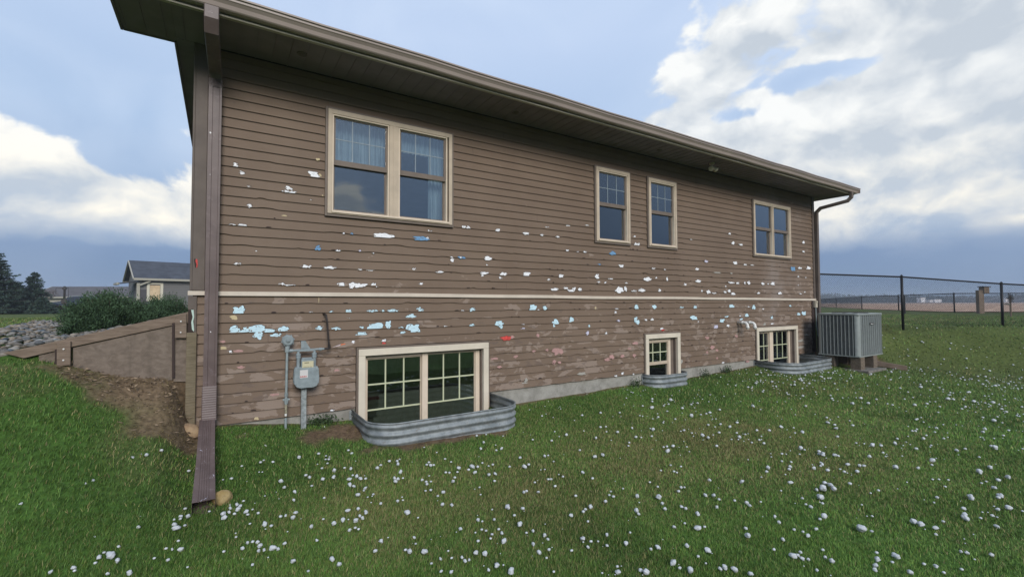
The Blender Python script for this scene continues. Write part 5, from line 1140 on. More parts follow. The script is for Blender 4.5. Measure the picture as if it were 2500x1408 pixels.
# small and far hail as one mass
for n, d0, d1, a0, a1, s0, s1 in [(260, 3.5, 7, -15, 80, .008, .018), (2300, 5, 14, 28, 84, .010, .036), (2600, 9, 20, 60, 86, .016, .052), (120, 2.2, 3.6, -15, 80, .006, .014)]:
    a = np.radians(rng.uniform(a0, a1, n)); d = np.sqrt(rng.uniform(d0**2, d1**2, n)); x = CAM[0]+np.sin(a)*d; y = CAM[1]+np.cos(a)*d
    k = (y < -.25) | (x > 13.0); cl = fbm(x*1.1+5, y*1.1+8, 3); k &= rng.random(n) < np.clip((cl-.33)*3.4, .22, 1)*np.clip(1-(np.hypot(x, y+5.5)-14.5)/3.5, 0, 1)*np.clip((15.2-(x+.9*np.minimum(y, 0)))/1.5, .04, 1)
    k &= ~((x > 11.6) & (x < 13.2) & (y > -1.4) & (y < .1)); k &= ~((y > -1.0) & (x < 3.4)) 
    for x0, x1, y0, rr_ in WELLS: k &= ~rrect(x, y, x0-.05, x1+.05, y0-.05, rr_)
    k &= (x > -.2) | (y < -2.2)
    x, y = x[k], y[k]; z = hgt(x, y)
    for i in range(len(x)): restH.append((x[i], y[i], z[i]+.028, rng.uniform(s0, s1)*(.6+.8*rng.random()**2)))
bm = bmesh.new(); bmesh.ops.create_icosphere(bm, subdivisions=1, radius=.5); iv = np.array([v.co[:] for v in bm.verts]); itf = np.array([[v.index for v in f.verts] for f in bm.faces]); bm.free()
A = np.array(restH); n = len(A)
V = A[:, None, :3]+iv[None]*A[:, None, 3:4]*np.array([1.1, 1.0, .75])*(1+rng.normal(0, .06, (n, len(iv), 1))); T = (itf[None]+(np.arange(n)*len(iv))[:, None, None]).reshape(-1, 3)
tag(npmesh('small_hail', V.reshape(-1, 3), T, MAT_ICE, smooth=True), 'small white hail scattered through the grass of the whole lawn', 'hail', kind='stuff')

# ------------------------------------------------------------------ river rock bed
rx_ = rng.uniform(-9, -.2, 15000); ry_ = rng.uniform(.06, 10, 15000); k = rock_mask(rx_, ry_); rx_, ry_ = rx_[k], ry_[k]; rz_ = hgt(rx_, ry_)
bm = bmesh.new(); bmesh.ops.create_icosphere(bm, subdivisions=2, radius=.5); iv = np.array([v.co[:] for v in bm.verts]); itf = np.array([[v.index for v in f.verts] for f in bm.faces]); bm.free()
n = len(rx_); sc_ = rng.uniform(.035, .085, n)*(.8+.5*rng.random(n)); ang = rng.uniform(0, np.pi, n); el_ = rng.uniform(.6, 1.0, n)
Vr = iv[None]*np.stack([sc_, sc_*el_, sc_*.5], 1)[:, None, :]; Vr = Vr*(1+.10*np.sin(iv[None, :, 0:1]*7+ang[:, None, None]*5))
ca, sa = np.cos(ang)[:, None], np.sin(ang)[:, None]; Vx = Vr[..., 0]*ca-Vr[..., 1]*sa; Vy = Vr[..., 0]*sa+Vr[..., 1]*ca
Vr = np.stack([Vx+rx_[:, None], Vy+ry_[:, None], Vr[..., 2]+(rz_+.015+rng.uniform(-.01, .035, n))[:, None]], -1); T = (itf[None]+(np.arange(n)*len(iv))[:, None, None]).reshape(-1, 3)
cc = np.clip(np.array([.165, .150, .132])*rng.uniform(.4, 1.7, (n, 1))+rng.normal(0, .02, (n, 1))*np.array([1, .2, -.6]), .03, .6); cc = np.repeat(cc, len(iv), 0)
MAT_ROCK = mat('river_rock', rough=.8, fn=lambda q, bs, t: attr_col(q, bs, t, var=.2, vs=40))
tag(npmesh('river_rocks', Vr.reshape(-1, 3), T, MAT_ROCK, cc, smooth=True), 'bed of rounded grey river rocks behind the retaining wall', 'rocks', kind='stuff')

# ================================================================== VEGETATION
MAT_LEAF = mat('leaf', rough=.7, spec=.2, fn=grass_fn)
MAT_BARK = mat('bark', (.085, .065, .05), .9, var=.3, vscale=20)
def leafmesh(name, P, D, Ls, Wd, C, parent):
    """one small two-triangle leaf per point: P base, D direction, Ls length, Wd width"""
    n = len(P); D = D/(np.linalg.norm(D, axis=1, keepdims=True)+1e-9); r = rng.normal(size=(n, 3)); s_ = np.cross(D, r); s_ /= np.linalg.norm(s_, axis=1, keepdims=True)+1e-9
    V = np.empty((n, 4, 3)); V[:, 0] = P; V[:, 1] = P+D*(Ls*.5)[:, None]+s_*(Wd*.5)[:, None]; V[:, 2] = P+D*Ls[:, None]; V[:, 3] = P+D*(Ls*.5)[:, None]-s_*(Wd*.5)[:, None]
    F = np.arange(n*4).reshape(n, 4); return npmesh(name, V.reshape(-1, 3), F, MAT_LEAF, np.repeat(C, 4, 0), parent=parent)
def shrub(c, rx, ry, h, nspray, label, rot=0.0, seed=1):
    rg = np.random.default_rng(seed); e = empty('juniper_shrub', label, 'shrub', c, None); c = np.array(c, float)
    mb = MB(); P, D, Ls, Cc = [], [], [], []
    for k in range(nspray):
        a = rg.uniform(0, 6.283); rr_ = math.sqrt(rg.random()); bx_, by_ = math.cos(a)*rr_*rx*.45, math.sin(a)*rr_*ry*.45
        prof_ = h*(1-.55*rr_**2)*rg.uniform(.65, 1.12)
        tip = np.array([math.cos(a)*rr_*rx*1.05+rg.normal(0, .06), math.sin(a)*rr_*ry*1.05+rg.normal(0, .06), max(.06, prof_)])
        b0 = np.array([bx_, by_, 0.0]); 
        ca, sa = math.cos(rot), math.sin(rot); Rm = np.array([[ca, -sa, 0], [sa, ca, 0], [0, 0, 1]]); tip = Rm@tip; b0 = Rm@b0
        if k % 6 == 0: mb.tube([c+b0, c+(b0+tip)/2+(0, 0, .03), c+tip*.93+b0*.07], [.012, .008, .003], 4)
        m_ = 120; t = rg.uniform(.35, 1.0, m_)[:, None]; axis = tip-b0; q = c+b0+axis*t+rg.normal(0, .028, (m_, 3))
        d = axis/np.linalg.norm(axis)*.8+rg.normal(0, .55, (m_, 3))+np.array([0, 0, .25]); g_ = rg.uniform(.6, 1.45)
        P.append(q); D.append(d); Ls.append(rg.uniform(.02, .05, m_)); Cc.append(np.array([.048, .086, .044])*g_*rg.uniform(.7, 1.35, (m_, 1))*(1+.5*(t-.6)))
    mb.build('stems', MAT_BARK, e); P = np.concatenate(P); leafmesh('foliage', P, np.concatenate(D), np.concatenate(Ls), np.full(len(P), .011), np.concatenate(Cc), e); return e
def gz(p): return np.array([p[0], p[1], float(hgt(p[0], p[1]))])
p = gz(PD(262, 6.6)); shrub(p-(0, 0, .03), .40, .60, .60, 420, 'large spreading dark green juniper on the rocks behind the retaining wall', seed=3)
p = gz(PD(215, 6.3)); shrub(p-(0, 0, .02), .20, .3, .28, 130, 'low dark green juniper clump at the left edge of the larger juniper', seed=9)
p = gz(PD(322, 7.4)); shrub(p-(0, 0, .03), .42, .55, .46, 300, 'dark green juniper growing against the right side of the largest one', seed=6)
p = gz(PD(405, 9.0)); shrub(p-(0, 0, .03), .42, .6, .60, 340, 'lighter green juniper in front of the boarded window of the grey house', seed=4)

def conifer(base, h, rad, label, seed, dens=1.0, colr=(.042, .068, .050)):
    rg = np.random.default_rng(seed); e = empty('spruce_tree', label, 'tree', base, 'spruce trees on the left'); base = np.array(base, float)
    mb = MB(); mb.tube([base-(0, 0, .1), base+(0, 0, h*.5), base+(0, 0, h*.97)], [h*.022, h*.013, .01], 7); mb.build('trunk', MAT_BARK, e)
    P, D, Ls, Cc = [], [], [], []; mbb = MB()
    z = .06*h
    while z < h*.985:
        f = 1-z/h; R_ = rad*(f**.85)*rg.uniform(.85, 1.1)+.08; nb = int(7+8*f)
        for k in range(nb):
            a = rg.uniform(0, 6.283); L = R_*rg.uniform(.65, 1.15); droop = rg.uniform(-.25, .1)*f
            tip = np.array([math.cos(a)*L, math.sin(a)*L, L*droop+L*.10]); o = base+(0, 0, z)
            if L > .5: mbb.tube([o, o+tip*.5-(0, 0, L*.04), o+tip], [.022, .014, .004], 3, cap=False)
            m_ = int((20+70*L)*dens); t = rg.uniform(.12, 1, m_)[:, None]; wd = L*.24*(1.05-t)+.05
            side = np.array([-math.sin(a), math.cos(a), 0.0]); off = rg.uniform(-1, 1, (m_, 1))
            q = o+tip*t+side*off*wd+np.array([0, 0, 1.0])*(-.05*L*np.sin(t*3.1)-np.abs(off)*.04-rg.random((m_, 1))*.07)
            P.append(q); D.append(tip/L*.7+side*off*.9+rg.normal(0, .3, (m_, 3))-np.array([0, 0, .25])); Ls.append(rg.uniform(.09, .20, m_)); g_ = rg.uniform(.65, 1.4)
            Cc.append(np.array(colr)*g_*rg.uniform(.75, 1.3, (m_, 1)))
        z += h*.030*(1+.4*rg.random())
    mbb.build('limbs', MAT_BARK, e)
    P = np.concatenate(P); leafmesh('crown', P, np.concatenate(D), np.concatenate(Ls), np.full(len(P), .05), np.concatenate(Cc), e)
conifer(gz(PD(-14, 33)), 4.85, 2.0, 'tall dark spruce at the left edge of the photograph', 21)
conifer(gz(PD(-60, 36)), 4.9, 2.2, 'spruce half hidden behind the tall one at the left edge', 25)
conifer(gz(PD(42, 37)), 2.5, 1.4, 'short dense spruce filling the gap between the two taller spruces', 22)
conifer(gz(PD(83, 36)), 3.35, 1.25, 'slender open spruce with visible gaps beside the bare tree', 23, dens=.75)
conifer(gz(PD(104, 34)), 1.25, .9, 'lowest rounded spruce at the foot of the slender spruce', 24)
def bare_tree(base, h, label, seed, spread=.5, depth=6, colr=(.16, .13, .125), group='bare trees on the left'):
    rg = np.random.default_rng(seed); e = empty('bare_tree', label, 'tree', base, group); mb = MB(); tr = MB()
    def grow(o, d, L, r_0, k):
        d = d/np.linalg.norm(d); t = o+d*L; (tr if k == 0 else mb).tube([o, (o+t)/2+rg.normal(0, L*.04, 3), t], [r_0, r_0*.8, r_0*.6], 5 if k < 2 else 3, cap=False)
        if k >= depth: return
        for _ in range(3 if k < 5 else 2): grow(o+d*L*rg.uniform(.55, 1.0), d+rg.normal(0, spread, 3)+np.array([0, 0, .18]), L*rg.uniform(.6, .8), r_0*.6, k+1)
    grow(np.array(base, float), np.array([0, 0, 1.0]), h*.30, h*.02, 0); m_ = mat('twig', colr, .9); tr.build('trunk', m_, e); mb.build('branches', m_, e)
bare_tree(gz(PD(118, 52)), 3.7, 'small grey leafless tree right of the slender spruce', 31)
bare_tree(gz(PD(238, 90)), 5.0, 'faint leafless tree behind the left of the long dark roof', 32, .6, 5)
bare_tree(gz(PD(252, 92)), 5.4, 'faint leafless tree over the middle of the long dark roof', 33, .6, 5)
bare_tree(gz(PD(270, 90)), 4.8, 'faint leafless tree over the right part of the long dark roof', 34, .6, 5)
bare_tree(gz(PD(146, 60)), 2.4, 'low leafless sapling beside the dark post', 35, .5, 5)
# dark low hedge
def lowhedge(name, px0, px1, D0, h, n, label, ca, seed):
    rg = np.random.default_rng(seed); a, c = PD(px0, D0), PD(px1, D0); t = rg.random(n)[:, None]; base = a+(c-a)*t; zz = np.array(hgt(base[:, 0], base[:, 1]))
    hh = h*(.6+.5*fbm(t[:, 0]*9+seed, t[:, 0]*0+2, 3)); P = base+rg.normal(0, .22, (n, 3)); P[:, 2] = zz+rg.random(n)*hh
    C = np.array(ca)*rg.uniform(.5, 1.5, (n, 1)); o = leafmesh(name, P, rg.normal(0, 1, (n, 3))+np.array([0, 0, .5]), rg.uniform(.08, .18, n), np.full(n, .07), C, None); tag(o, label, 'hedge')
lowhedge('hedge', 88, 172, 38, .62, 9000, 'low dark reddish hedge in front of the distant houses', (.045, .035, .036), 3)

# ================================================================== NEIGHBOURING BUILDINGS
def zlap_fn(ca, cb):
    def f(q, bs, t):
        s3 = q.n('ShaderNodeSeparateXYZ'); q.put(s3.inputs[0], t); fr_ = q.m('FRACT', q.m('DIVIDE', s3.outputs[2], .15))
        q.put(bs.inputs['Base Color'], q.mix(q.smooth(fr_, .0, .22), ca, cb))
    return f
MAT_GSID = mat('grey_lap_siding', rough=.8, fn=zlap_fn((.085, .082, .08), (.155, .15, .145)))
MAT_ROOFG = mat('slate_shingle', (.060, .066, .080), .9, var=.22, vscale=1.5)
MAT_ROOFB = mat('brown_shingle', (.095, .088, .09), .9, var=.2, vscale=1.2)
MAT_FASC = mat('pale_fascia', (.36, .34, .28), .6)
MAT_DIM = mat('dim_opening', (.075, .07, .075), .8)
def frame_house(name, label, L0, D0, a, w, ln, eave, ridge, wallm, roofm, ov=.35, zb=-.66, group=None):
    """gabled house in its own frame: origin corner at (lateral L0, depth D0), a = direction of the ridge in (L, D), gable width w, length ln"""
    a = np.array(a)/np.linalg.norm(a); bvec = np.array([-a[1], a[0]])
    def P(s_, t_, z): q = np.array([L0, D0])+a*s_+bvec*t_; return LD(q[0], q[1], z)
    e = empty(name, label, 'house', P(ln/2, w/2, zb), group)
    mb = MB()
    for (s0, t0, s1, t1) in ((0, 0, ln, 0), (ln, 0, ln, w), (ln, w, 0, w), (0, w, 0, 0)):
        mb.quad(P(s0, t0, zb), P(s1, t1, zb), P(s1, t1, eave), P(s0, t0, eave))
    mb.quad(P(0, w, eave), P(0, 0, eave), P(0, w/2, ridge)); mb.quad(P(ln, 0, eave), P(ln, w, eave), P(ln, w/2, ridge)); mb.build('wall', wallm, e)
    sl = (ridge-eave)/(w/2); mb = MB()
    for sg, t0 in ((1, 0), (-1, w)):
        to = t0-sg*ov; ze = eave-sl*ov+.08
        A = [P(-ov, to, ze), P(ln+ov, to, ze), P(ln+ov, w/2, ridge+.08), P(-ov, w/2, ridge+.08)]; B = [q-np.array([0, 0, .07]) for q in A]
        mb.quad(*A); mb.quad(*B[::-1])
        for i in range(4): j = (i+1) % 4; mb.quad(A[i], B[i], B[j], A[j])
    rf = mb.build('roof', roofm, e)
    mb = MB()
    for sg, t0 in ((1, 0), (-1, w)):
        to = t0-sg*ov; ze = eave-sl*ov
        q0, q1 = P(-ov-.02, to-sg*.02, ze), P(ln+ov, to-sg*.02, ze); mb.tube([q0+(0, 0, .0), q1+(0, 0, .0)], .13, 4)
        for s_ in (-ov-.03, ln+ov+.03): mb.tube([P(s_, to, ze+.02), P(s_, w/2, ridge+.02)], .075, 4)
    mb.build('fascia', MAT_FASC, rf)
    return e, P
nb, NP = frame_house('grey_house', 'grey sided neighbour house with slate roof and boarded window', -32.6, 39.9, (.69, .72), 6.0, 10.0, 2.42, 4.0, MAT_GSID, MAT_ROOFG)
# window in its long wall
def on_wall(P, t_, px, z):     # find s so the point projects to px
    lo, hi = -2, 12
    for _ in range(50):
        m_ = (lo+hi)/2; q = P(m_, t_, z); x_, _y = project(q[0], q[1], q[2])
        if x_ < px: lo = m_
        else: hi = m_
    return m_
s0, s1 = on_wall(NP, 0, 358, 1), on_wall(NP, 0, 398, 1)
def wallbox(P, s0, s1, z0, z1, t0, t1, mb): 
    q = [P(s0, t0, z0), P(s1, t0, z0), P(s1, t0, z1), P(s0, t0, z1)]; q2 = [P(s0, t1, z0), P(s1, t1, z0), P(s1, t1, z1), P(s0, t1, z1)]
    mb.quad(*q); mb.quad(*q2[::-1])
    for i in range(4): j = (i+1) % 4; mb.quad(q[i], q2[i], q2[j], q[j])
mb = MB(); zt, zb_ = 1.95, .45
wallbox(NP, s0, s1, zt-.14, zt, -.06, 0, mb); wallbox(NP, s0, s0+.2, zb_, zt-.14, -.06, 0, mb); wallbox(NP, s1-.2, s1, zb_, zt-.14, -.06, 0, mb); wallbox(NP, s0, s1, zb_-.14, zb_, -.06, 0, mb)
wn = mb.build('window', mat('pale_casing', (.60, .56, .45), .6), nb)
mb = MB(); wallbox(NP, s0+.22, s1-.22, zb_+.02, zt-.22, -.035, -.01, mb); mb.build('board', mat('plywood_board', (.58, .44, .28), .8, var=.12, vscale=3), wn)
mb = MB(); wallbox(NP, s0+.2, s1-.2, zb_, zt-.14, -.01, 0, mb); mb.build('jamb', MAT_DIM, wn)
# recessed garage door on the left and small porch roof
mb = MB(); g0, g1 = on_wall(NP, 0, 323.5, 1), on_wall(NP, 0, 341, 1); wallbox(NP, .15, max(.8, g1), -.66, 1.35, -.05, -.01, mb); mb.build('garage_door', MAT_DIM, nb)
mb = MB(); wallbox(NP, -.12, .10, -.66, 1.9, -.12, .1, mb); mb.build('corner_trim', MAT_FASC, nb)
mb = MB(); q0, q1 = NP(.05, -.25, 1.72), NP(max(.8, g1), -.25, 2.10); mb.tube([q0, q1], .09, 4); mb.build('porch_trim', MAT_FASC, nb)
mb = MB(); A = [NP(-.1, .6, 2.1), NP(-.1, 3.0, 2.1), NP(-1.3, 3.0, 1.9), NP(-1.3, .6, 1.9)]; mb.quad(*A); B = [q-np.array([0, 0, .06]) for q in A]; mb.quad(*B[::-1])
for i in range(4): j = (i+1) % 4; mb.quad(A[i], B[i], B[j], A[j])
pr_ = mb.build('porch_roof', MAT_ROOFG, nb); mb = MB(); mb.tube([A[2]-(0, 0, .05), A[3]-(0, 0, .05)], .13, 4); mb.build('fascia', MAT_FASC, pr_)
frame_house('tan_house', 'roof peak of a pale house just showing over the slate roof', -38.0, 54.5, (.69, .72), 3.0, 5.0, 4.1, 4.75, MAT_FASC, MAT_ROOFG, .2)
lg, LP = frame_house('long_house', 'long low house with brown roof behind the parked car', -61.0, 58, (1.0, .10), 7.0, 11.5, 1.12, 2.42, MAT_GSID, MAT_ROOFB, .4)
mb = MB(); wallbox(LP, .6, 3.6, -.6, .95, -.06, -.01, mb); mb.build('garage_door', MAT_FASC, lg)
sh_, SP = frame_house('small_house', 'small pale house with brown roof left of the dark post', -70.2, 69, (1.0, .06), 6.0, 2.2, .52, 1.65, mat('pale_wall', (.42, .36, .30), .8), MAT_ROOFB, .25)
mb = MB(); wallbox(SP, .6, 1.0, -.6, .25, -.06, -.01, mb); wallbox(SP, 1.3, 1.6, -.6, .25, -.06, -.01, mb); mb.build('door', MAT_DIM, sh_)
q = PD(140, 90); frame_house('far_house', 'pale gabled house farthest away between the trees', -90, 89, (1.0, 0), 6, 7, 1.4, 2.6, MAT_FASC, MAT_ROOFB, .2)
frame_house('side_house', 'low house with pale eave half hidden behind the big juniper', -42.5, 50, (.9, -.35), 5, 7, .95, 2.0, MAT_GSID, MAT_ROOFB, .3)
# utility post with crossbar
pb = gz(PD(157, 46)); ut = empty('crossbar_post', 'dark post with a thin crossbar in front of the small pale house', 'post', pb)
mb = MB(); mb.tube([pb, pb+(0, 0, 2.55)], [.11, .09], 8); mb.build('pole', MAT_BLACK, ut)
l_, r2_ = PD(136, 46), PD(167, 46); zt = 1.72; mb = MB(); mb.tube([(l_[0], l_[1], zt), (r2_[0], r2_[1], zt)], .022, 5); mb.tube([(l_[0], l_[1], zt), (l_[0], l_[1], zt-.55)], .018, 5); mb.tube([(r2_[0], r2_[1], zt), (r2_[0], r2_[1], zt-.9)], .018, 5); mb.build('crossbar', MAT_BLACK, ut)
mb = MB(); mb.obox(pb+(0, 0, 2.32), (.16, 0, 0), (0, .16, 0), (0, 0, .10)); mb.obox(pb+(0, 0, 1.0), (.2, 0, 0), (0, .12, 0), (0, 0, .25)); mb.build('fixture', MAT_BLACK, ut)

# ------------------------------------------------------------------ parked car
def car():
    c0 = gz(PD(192, 50)); f2 = LD(1, 0)-LD(0, 0); f2 /= np.linalg.norm(f2); e = empty('parked_car', 'dark blue parked car partly hidden behind the big juniper', 'car', c0)
    dirx = f2*.97+np.array([math.sin(YAW), math.cos(YAW), 0])*.25; dirx /= np.linalg.norm(dirx); side = np.array([-dirx[1], dirx[0], 0])
    def Q(x, y, z): return c0+dirx*x+side*y+np.array([0, 0, z])
    prof_ = [(-2.25, .35), (-2.28, .70), (-2.15, .92), (-1.2, 1.06), (-.55, 1.52), (.6, 1.60), (1.6, 1.55), (2.1, 1.12), (2.22, .95), (2.22, .38), (1.75, .30), (-1.8, .30)]
    mb = MB(); n = len(prof_); secs = [(-.88, .94), (-.80, 1.0), (.80, 1.0), (.88, .94)]; st = []
    for y, k in secs:
        st.append(len(mb.v)); 
        for x, z in prof_: kk = k if z > .95 else 1.0; yy_ = y*(1 if z < 1.0 else (1-.28*(z-1.0))); mb.v.append(tuple(Q(x*kk, yy_, z)))
    for a_ in range(3):
        for j in range(n): mb.f.append((st[a_]+j, st[a_]+(j+1) % n, st[a_+1]+(j+1) % n, st[a_+1]+j)); mb.mi.append(0)
    mb.f.append(tuple(range(st[0], st[0]+n))); mb.f.append(tuple(range(st[3], st[3]+n))[::-1]); mb.mi += [0, 0]
    mb.build('body', mat('car_paint', (.022, .032, .062), .25, spec=.6), e)
    gl = mat('car_glass', (.02, .025, .03), .1, spec=.7)
    mb = MB()
    for s_ in (-1, 1):
        mb.quad(Q(-1.05, s_*.885*.985, 1.08), Q(-.50, s_*.80, 1.47), Q(.05, s_*.79, 1.52), Q(.05, s_*.885*.985, 1.08)); mb.quad(Q(.13, s_*.885*.985, 1.08), Q(.13, s_*.79, 1.52), Q(1.35, s_*.79, 1.50), Q(1.75, s_*.875, 1.10))
    mb.quad(Q(-1.18, -.78, 1.09), Q(-1.18, .78, 1.09), Q(-.60, .70, 1.50), Q(-.60, -.70, 1.50)); mb.build('car_window', gl, e)
    for x in (-1.45, 1.40):
        for s_ in (-1, 1):
            mb = MB(); mb.tube([Q(x, s_*.72, .33), Q(x, s_*.90, .33)], .33, 18); w_ = mb.build('wheel', MAT_BLACK, e); mb = MB(); mb.tube([Q(x, s_*.90, .33), Q(x, s_*.915, .33)], .20, 12); mb.build('rim', MAT_AC, w_)
    for s_ in (-1, 1): mb = MB(); mb.obox(Q(-2.22, s_*.62, .78), dirx*.07, side*.16, np.array([0, 0, .08])); mb.build('headlight', MAT_WRAP, e)
    mb = MB(); mb.tube([Q(-.5, -.66, 1.60), Q(1.4, -.66, 1.64)], .03, 5); mb.tube([Q(-.5, .66, 1.60), Q(1.4, .66, 1.64)], .03, 5); mb.build('roof_rail', MAT_AC, e)
    mb = MB(); mb.tube([Q(-1.9, -.893, .98), Q(-1.0, -.893, .86), Q(1.9, -.893, .90)], .022, 4); mb.build('side_trim', MAT_AC, e)
car()

# ================================================================== RIGHT BACKGROUND
# distant wood along the horizon
n = 26000; L_ = rng.uniform(60, 640, n); D_ = rng.uniform(470, 560, n); f2 = np.array([math.sin(YAW), math.cos(YAW)]); r2 = np.array([math.cos(YAW), -math.sin(YAW)])
x = CAM[0]+f2[0]*D_+r2[0]*L_; y = CAM[1]+f2[1]*D_+r2[1]*L_; hh = 9.5*(.35+.95*fbm(L_*.03+4, D_*.004, 3))*(.75+.35*vnoise(L_*.13, L_*0+3)); z = -.7+rng.random(n)**.8*hh
br = np.array([.115, .105, .105]); gr = np.array([.050, .062, .050]); kk = sst(fbm(L_*.02+40, L_*0+1, 3), .42, .58)[:, None]
o = leafmesh('distant_wood', np.stack([x, y, z], 1), rng.normal(0, 1, (n, 3)), rng.uniform(1.2, 3.0, n), np.full(n, 1.6), (br*kk+gr*(1-kk))*rng.uniform(.7, 1.3, (n, 1)), None); tag(o, 'distant line of woods along the horizon beyond the field', 'woods', kind='stuff')
n = 9000; L_ = rng.uniform(-420, -60, n); D_ = rng.uniform(300, 360, n); x = CAM[0]+f2[0]*D_+r2[0]*L_; y = CAM[1]+f2[1]*D_+r2[1]*L_; z = -.7+rng.random(n)*5*(.5+.8*fbm(L_*.03, L_*0, 3))
tag(leafmesh('far_trees', np.stack([x, y, z], 1), rng.normal(0, 1, (n, 3)), rng.uniform(1, 2.2, n), np.full(n, 1.2), br*rng.uniform(.6, 1.2, (n, 1)), None), 'low far line of trees behind the neighbouring houses', 'woods', kind='stuff')
for i, (px, D_, w_, h_, lab) in enumerate([(2248, 455, 4.2, 3.6, 'small white farmhouse in the far trees, left of the other far buildings'), (2284, 460, 7, 1.8, 'long low white farm shed at the far edge of the field'), (2268, 452, 3, 1.3, 'tiny white shed between the farmhouse and the long shed'), (2452, 440, 3.6, 2.4, 'white farm building in the far trees near the right edge')]):
    c = PD(px, D_); e = empty('farm_building', lab, 'building', (c[0], c[1], -.7)); u = LD(1, 0)-LD(0, 0); v = LD(0, 1)-LD(0, 0); mb = MB(); mb.obox((c[0], c[1], -.7+h_/2+1.2), u*w_/2, v*2.5, np.array([0, 0, h_/2+1.2-.6])); mb.build('wall', MAT_WRAP, e)
    mb = MB(); zt = -.7+h_+1.9; q = [np.array([c[0], c[1], 0])+u*sx*(w_/2+.2)+v*sy*2.8 for sx, sy in ((-1, -1), (1, -1), (1, 1), (-1, 1))]; rg_ = [np.array([c[0], c[1], zt+1.1])+u*sx*(w_/2+.2) for sx in (-1, 1)]; q = [k_+(0, 0, zt) for k_ in q]
    mb.quad(q[0], q[1], rg_[1], rg_[0]); mb.quad(q[2], q[3], rg_[0], rg_[1]); mb.quad(q[1], q[2], rg_[1]); mb.quad(q[3], q[0], rg_[0]); mb.build('roof', MAT_ROOFG, e)
# birdhouse on its broad post
c = gz(PD(2392, 27)); e = empty('birdhouse', 'wooden birdhouse fixed to the top of a broad weathered post by the far fence', 'birdhouse', c); u = LD(1, 0)-LD(0, 0); v = LD(0, 1)-LD(0, 0); zt = (741-712)/FPX*27
mb = MB(); hh = zt-c[2]; mb.obox(c+(0, 0, hh/2), u*.15, v*.10, np.array([0, 0, hh/2])); mb.build('post', MAT_WOOD, e, bevel=.01)
mb = MB(); bc = c+u*.26; bz = (741-712)/FPX*27; mb.obox((bc[0], bc[1], bz), u*.15, v*.16, np.array([0, 0, .17])); bx_ = mb.build('box', MAT_WOOD, e); mb = MB(); mb.obox((bc[0]+u[0]*.01, bc[1]+u[1]*.01, bz+.195), u*.20-np.array([0, 0, .01]), v*.20, np.array([0, 0, .02])); mb.build('roof', MAT_DIM, bx_); mb = MB(); q = np.array([bc[0], bc[1], bz+.03])-v*.162; mb.tube([q, q-v*.01], .035, 12); mb.build('entrance_hole', MAT_EDGE, bx_)
c = gz(PD(2466, 21.5)); e = empty('garden_post', 'thin dark post with a tray and bushy top near the right edge', 'post', c); mb = MB(); hp = (741-726)/FPX*21.5-c[2]; mb.tube([c, c+(0, 0, hp)], [.035, .03], 8); mb.build('pole', MAT_WOOD, e)
rg = np.random.default_rng(4); n = 260; P_ = c+(0, 0, hp-.12)+rg.normal(0, 1, (n, 3))*np.array([.06, .06, .13]); leafmesh('twigs', P_, rg.normal(0, 1, (n, 3))+(0, 0, .6), rg.uniform(.05, .11, n), np.full(n, .02), np.array([.06, .05, .04])*rg.uniform(.5, 1.3, (n, 1)), e)
mb = MB(); q = c+(0, 0, hp-.42)-u*.16; mb.tube([q, q+(0, 0, .05)], [.08, .12], 12); mb.obox(c+(0, 0, hp-.40)-u*.06, u*.08, v*.015, np.array([0, 0, .012])); mb.build('tray', MAT_ACL, e)
c = gz(PD(2206, 28.2)); mb = MB(); mb.tube([c, c+(0, 0, .1), c+(0, 0, 1.15)], [.075, .075, .07], 10); tag(mb.build('gate_post', MAT_BLACKPAINT), 'thick dark far post seen right beside the nearest fence post', 'post')
# weeds against the foundation
rg = np.random.default_rng(12)
for i, (x_, nl, s_, lab) in enumerate([(1.0, 60, .05, 'small leafy weed at the foundation left of the biggest window well'), (.93, 40, .04, 'tiny weed by the meter support post'), (6.0, 50, .05, 'dark weed at the foundation left of the narrow basement window'), (8.6, 60, .06, 'weed at the foundation between the two right basement windows'), (7.9, 40, .05, 'short weed at the foundation right of the narrow basement window')]):
    c = np.array([x_, -.06, float(hgt(x_, -.06))]); n = nl*4; P_ = c+rg.normal(0, 1, (n, 3))*np.array([s_*1.6, s_*.5, 0])+np.array([0, 0, 1])*np.abs(rg.normal(0, s_, (n, 1))); tag(leafmesh('weed', P_, rg.normal(0, 1, (n, 3))+(0, 0, .8), rg.uniform(.02, .045, n), np.full(n, .015), np.array([.045, .075, .028])*rg.uniform(.6, 1.4, (n, 1)), None), lab, 'weed', 'weeds along the foundation')

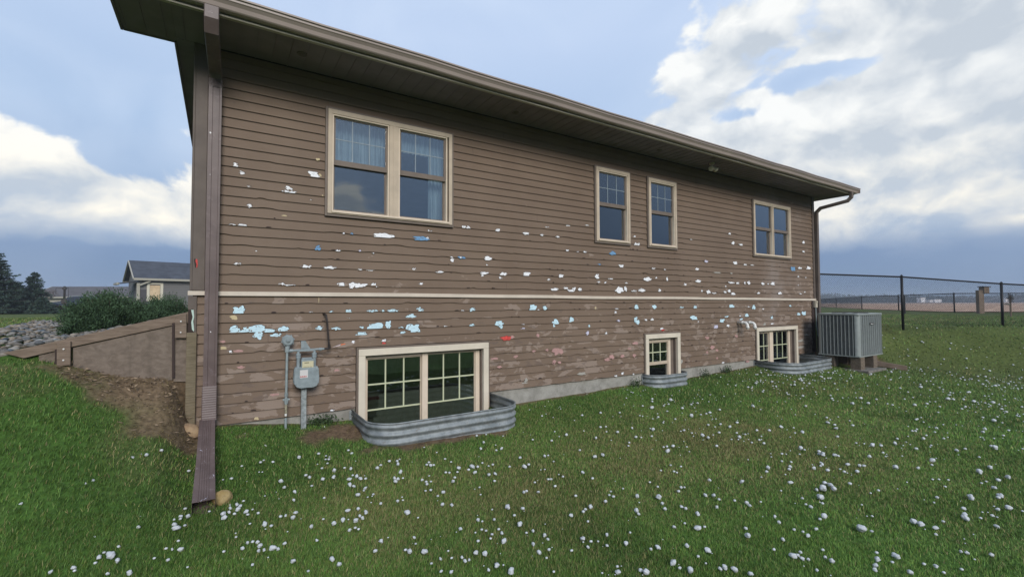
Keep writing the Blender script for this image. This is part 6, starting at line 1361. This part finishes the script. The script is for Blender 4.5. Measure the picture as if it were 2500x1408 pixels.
# ------------------------------------------------------------------ faint evening haze
hz = MB(); hz.box(-905, 1005, -65, 1005, -4.0, 16.0)
HM = bpy.data.materials.new('haze_air'); HM.use_nodes = True; HM.node_tree.nodes.clear(); _v = HM.node_tree.nodes.new('ShaderNodeVolumePrincipled'); _o = HM.node_tree.nodes.new('ShaderNodeOutputMaterial')
_v.inputs['Color'].default_value = (.78, .86, .97, 1); _v.inputs['Density'].default_value = .0009; _v.inputs['Anisotropy'].default_value = 0.0
HM.node_tree.links.new(_v.outputs[0], _o.inputs['Volume'])
tag(hz.build('haze', HM), 'faint bluish evening haze over the fields', 'haze', kind='stuff')
# ------------------------------------------------------------------ bits of broken siding and ice along the wall
n = 230; x = rng.uniform(.1, 12.2, n); y = -.04-np.abs(rng.normal(0, .22, n)); k = np.ones(n, bool)
for x0, x1, y0, rr_ in WELLS: k &= ~rrect(x, y, x0-.03, x1+.03, y0-.03, rr_)
x, y = x[k], y[k]; n = len(x); z = hgt(x, y)+.02; P_ = np.stack([x, y, z], 1); w_ = rng.random(n)[:, None]
C_ = np.where(w_ < .35, np.array([.60, .60, .58]), np.where(w_ < .8, np.array([.16, .115, .09]), np.array([.10, .075, .06])))
tag(leafmesh('siding_debris', P_, rng.normal(0, 1, (n, 3))*np.array([1, 1, .35]), rng.uniform(.012, .045, n), rng.uniform(.006, .018, n), C_, None), 'broken flakes of siding and ice lying along the foot of the wall', 'debris', kind='stuff')
n = 900; x = rng.uniform(-1.15, -.05, n); y = -np.abs(rng.normal(.1, .28, n)); k = rng.random(n) < soil(x, y)*.9; x, y = x[k], y[k]; n = len(x); P_ = np.stack([x, y, hgt(x, y)+.012], 1)
C_ = np.array([.20, .145, .095])*rng.uniform(.35, 1.7, (n, 1)); tag(leafmesh('mulch', P_, rng.normal(0, 1, (n, 3))*np.array([1, 1, .3]), rng.uniform(.015, .06, n), rng.uniform(.006, .016, n), C_, None), 'brown mulch and dead leaf litter on the bank below the retaining wall', 'mulch', kind='stuff')
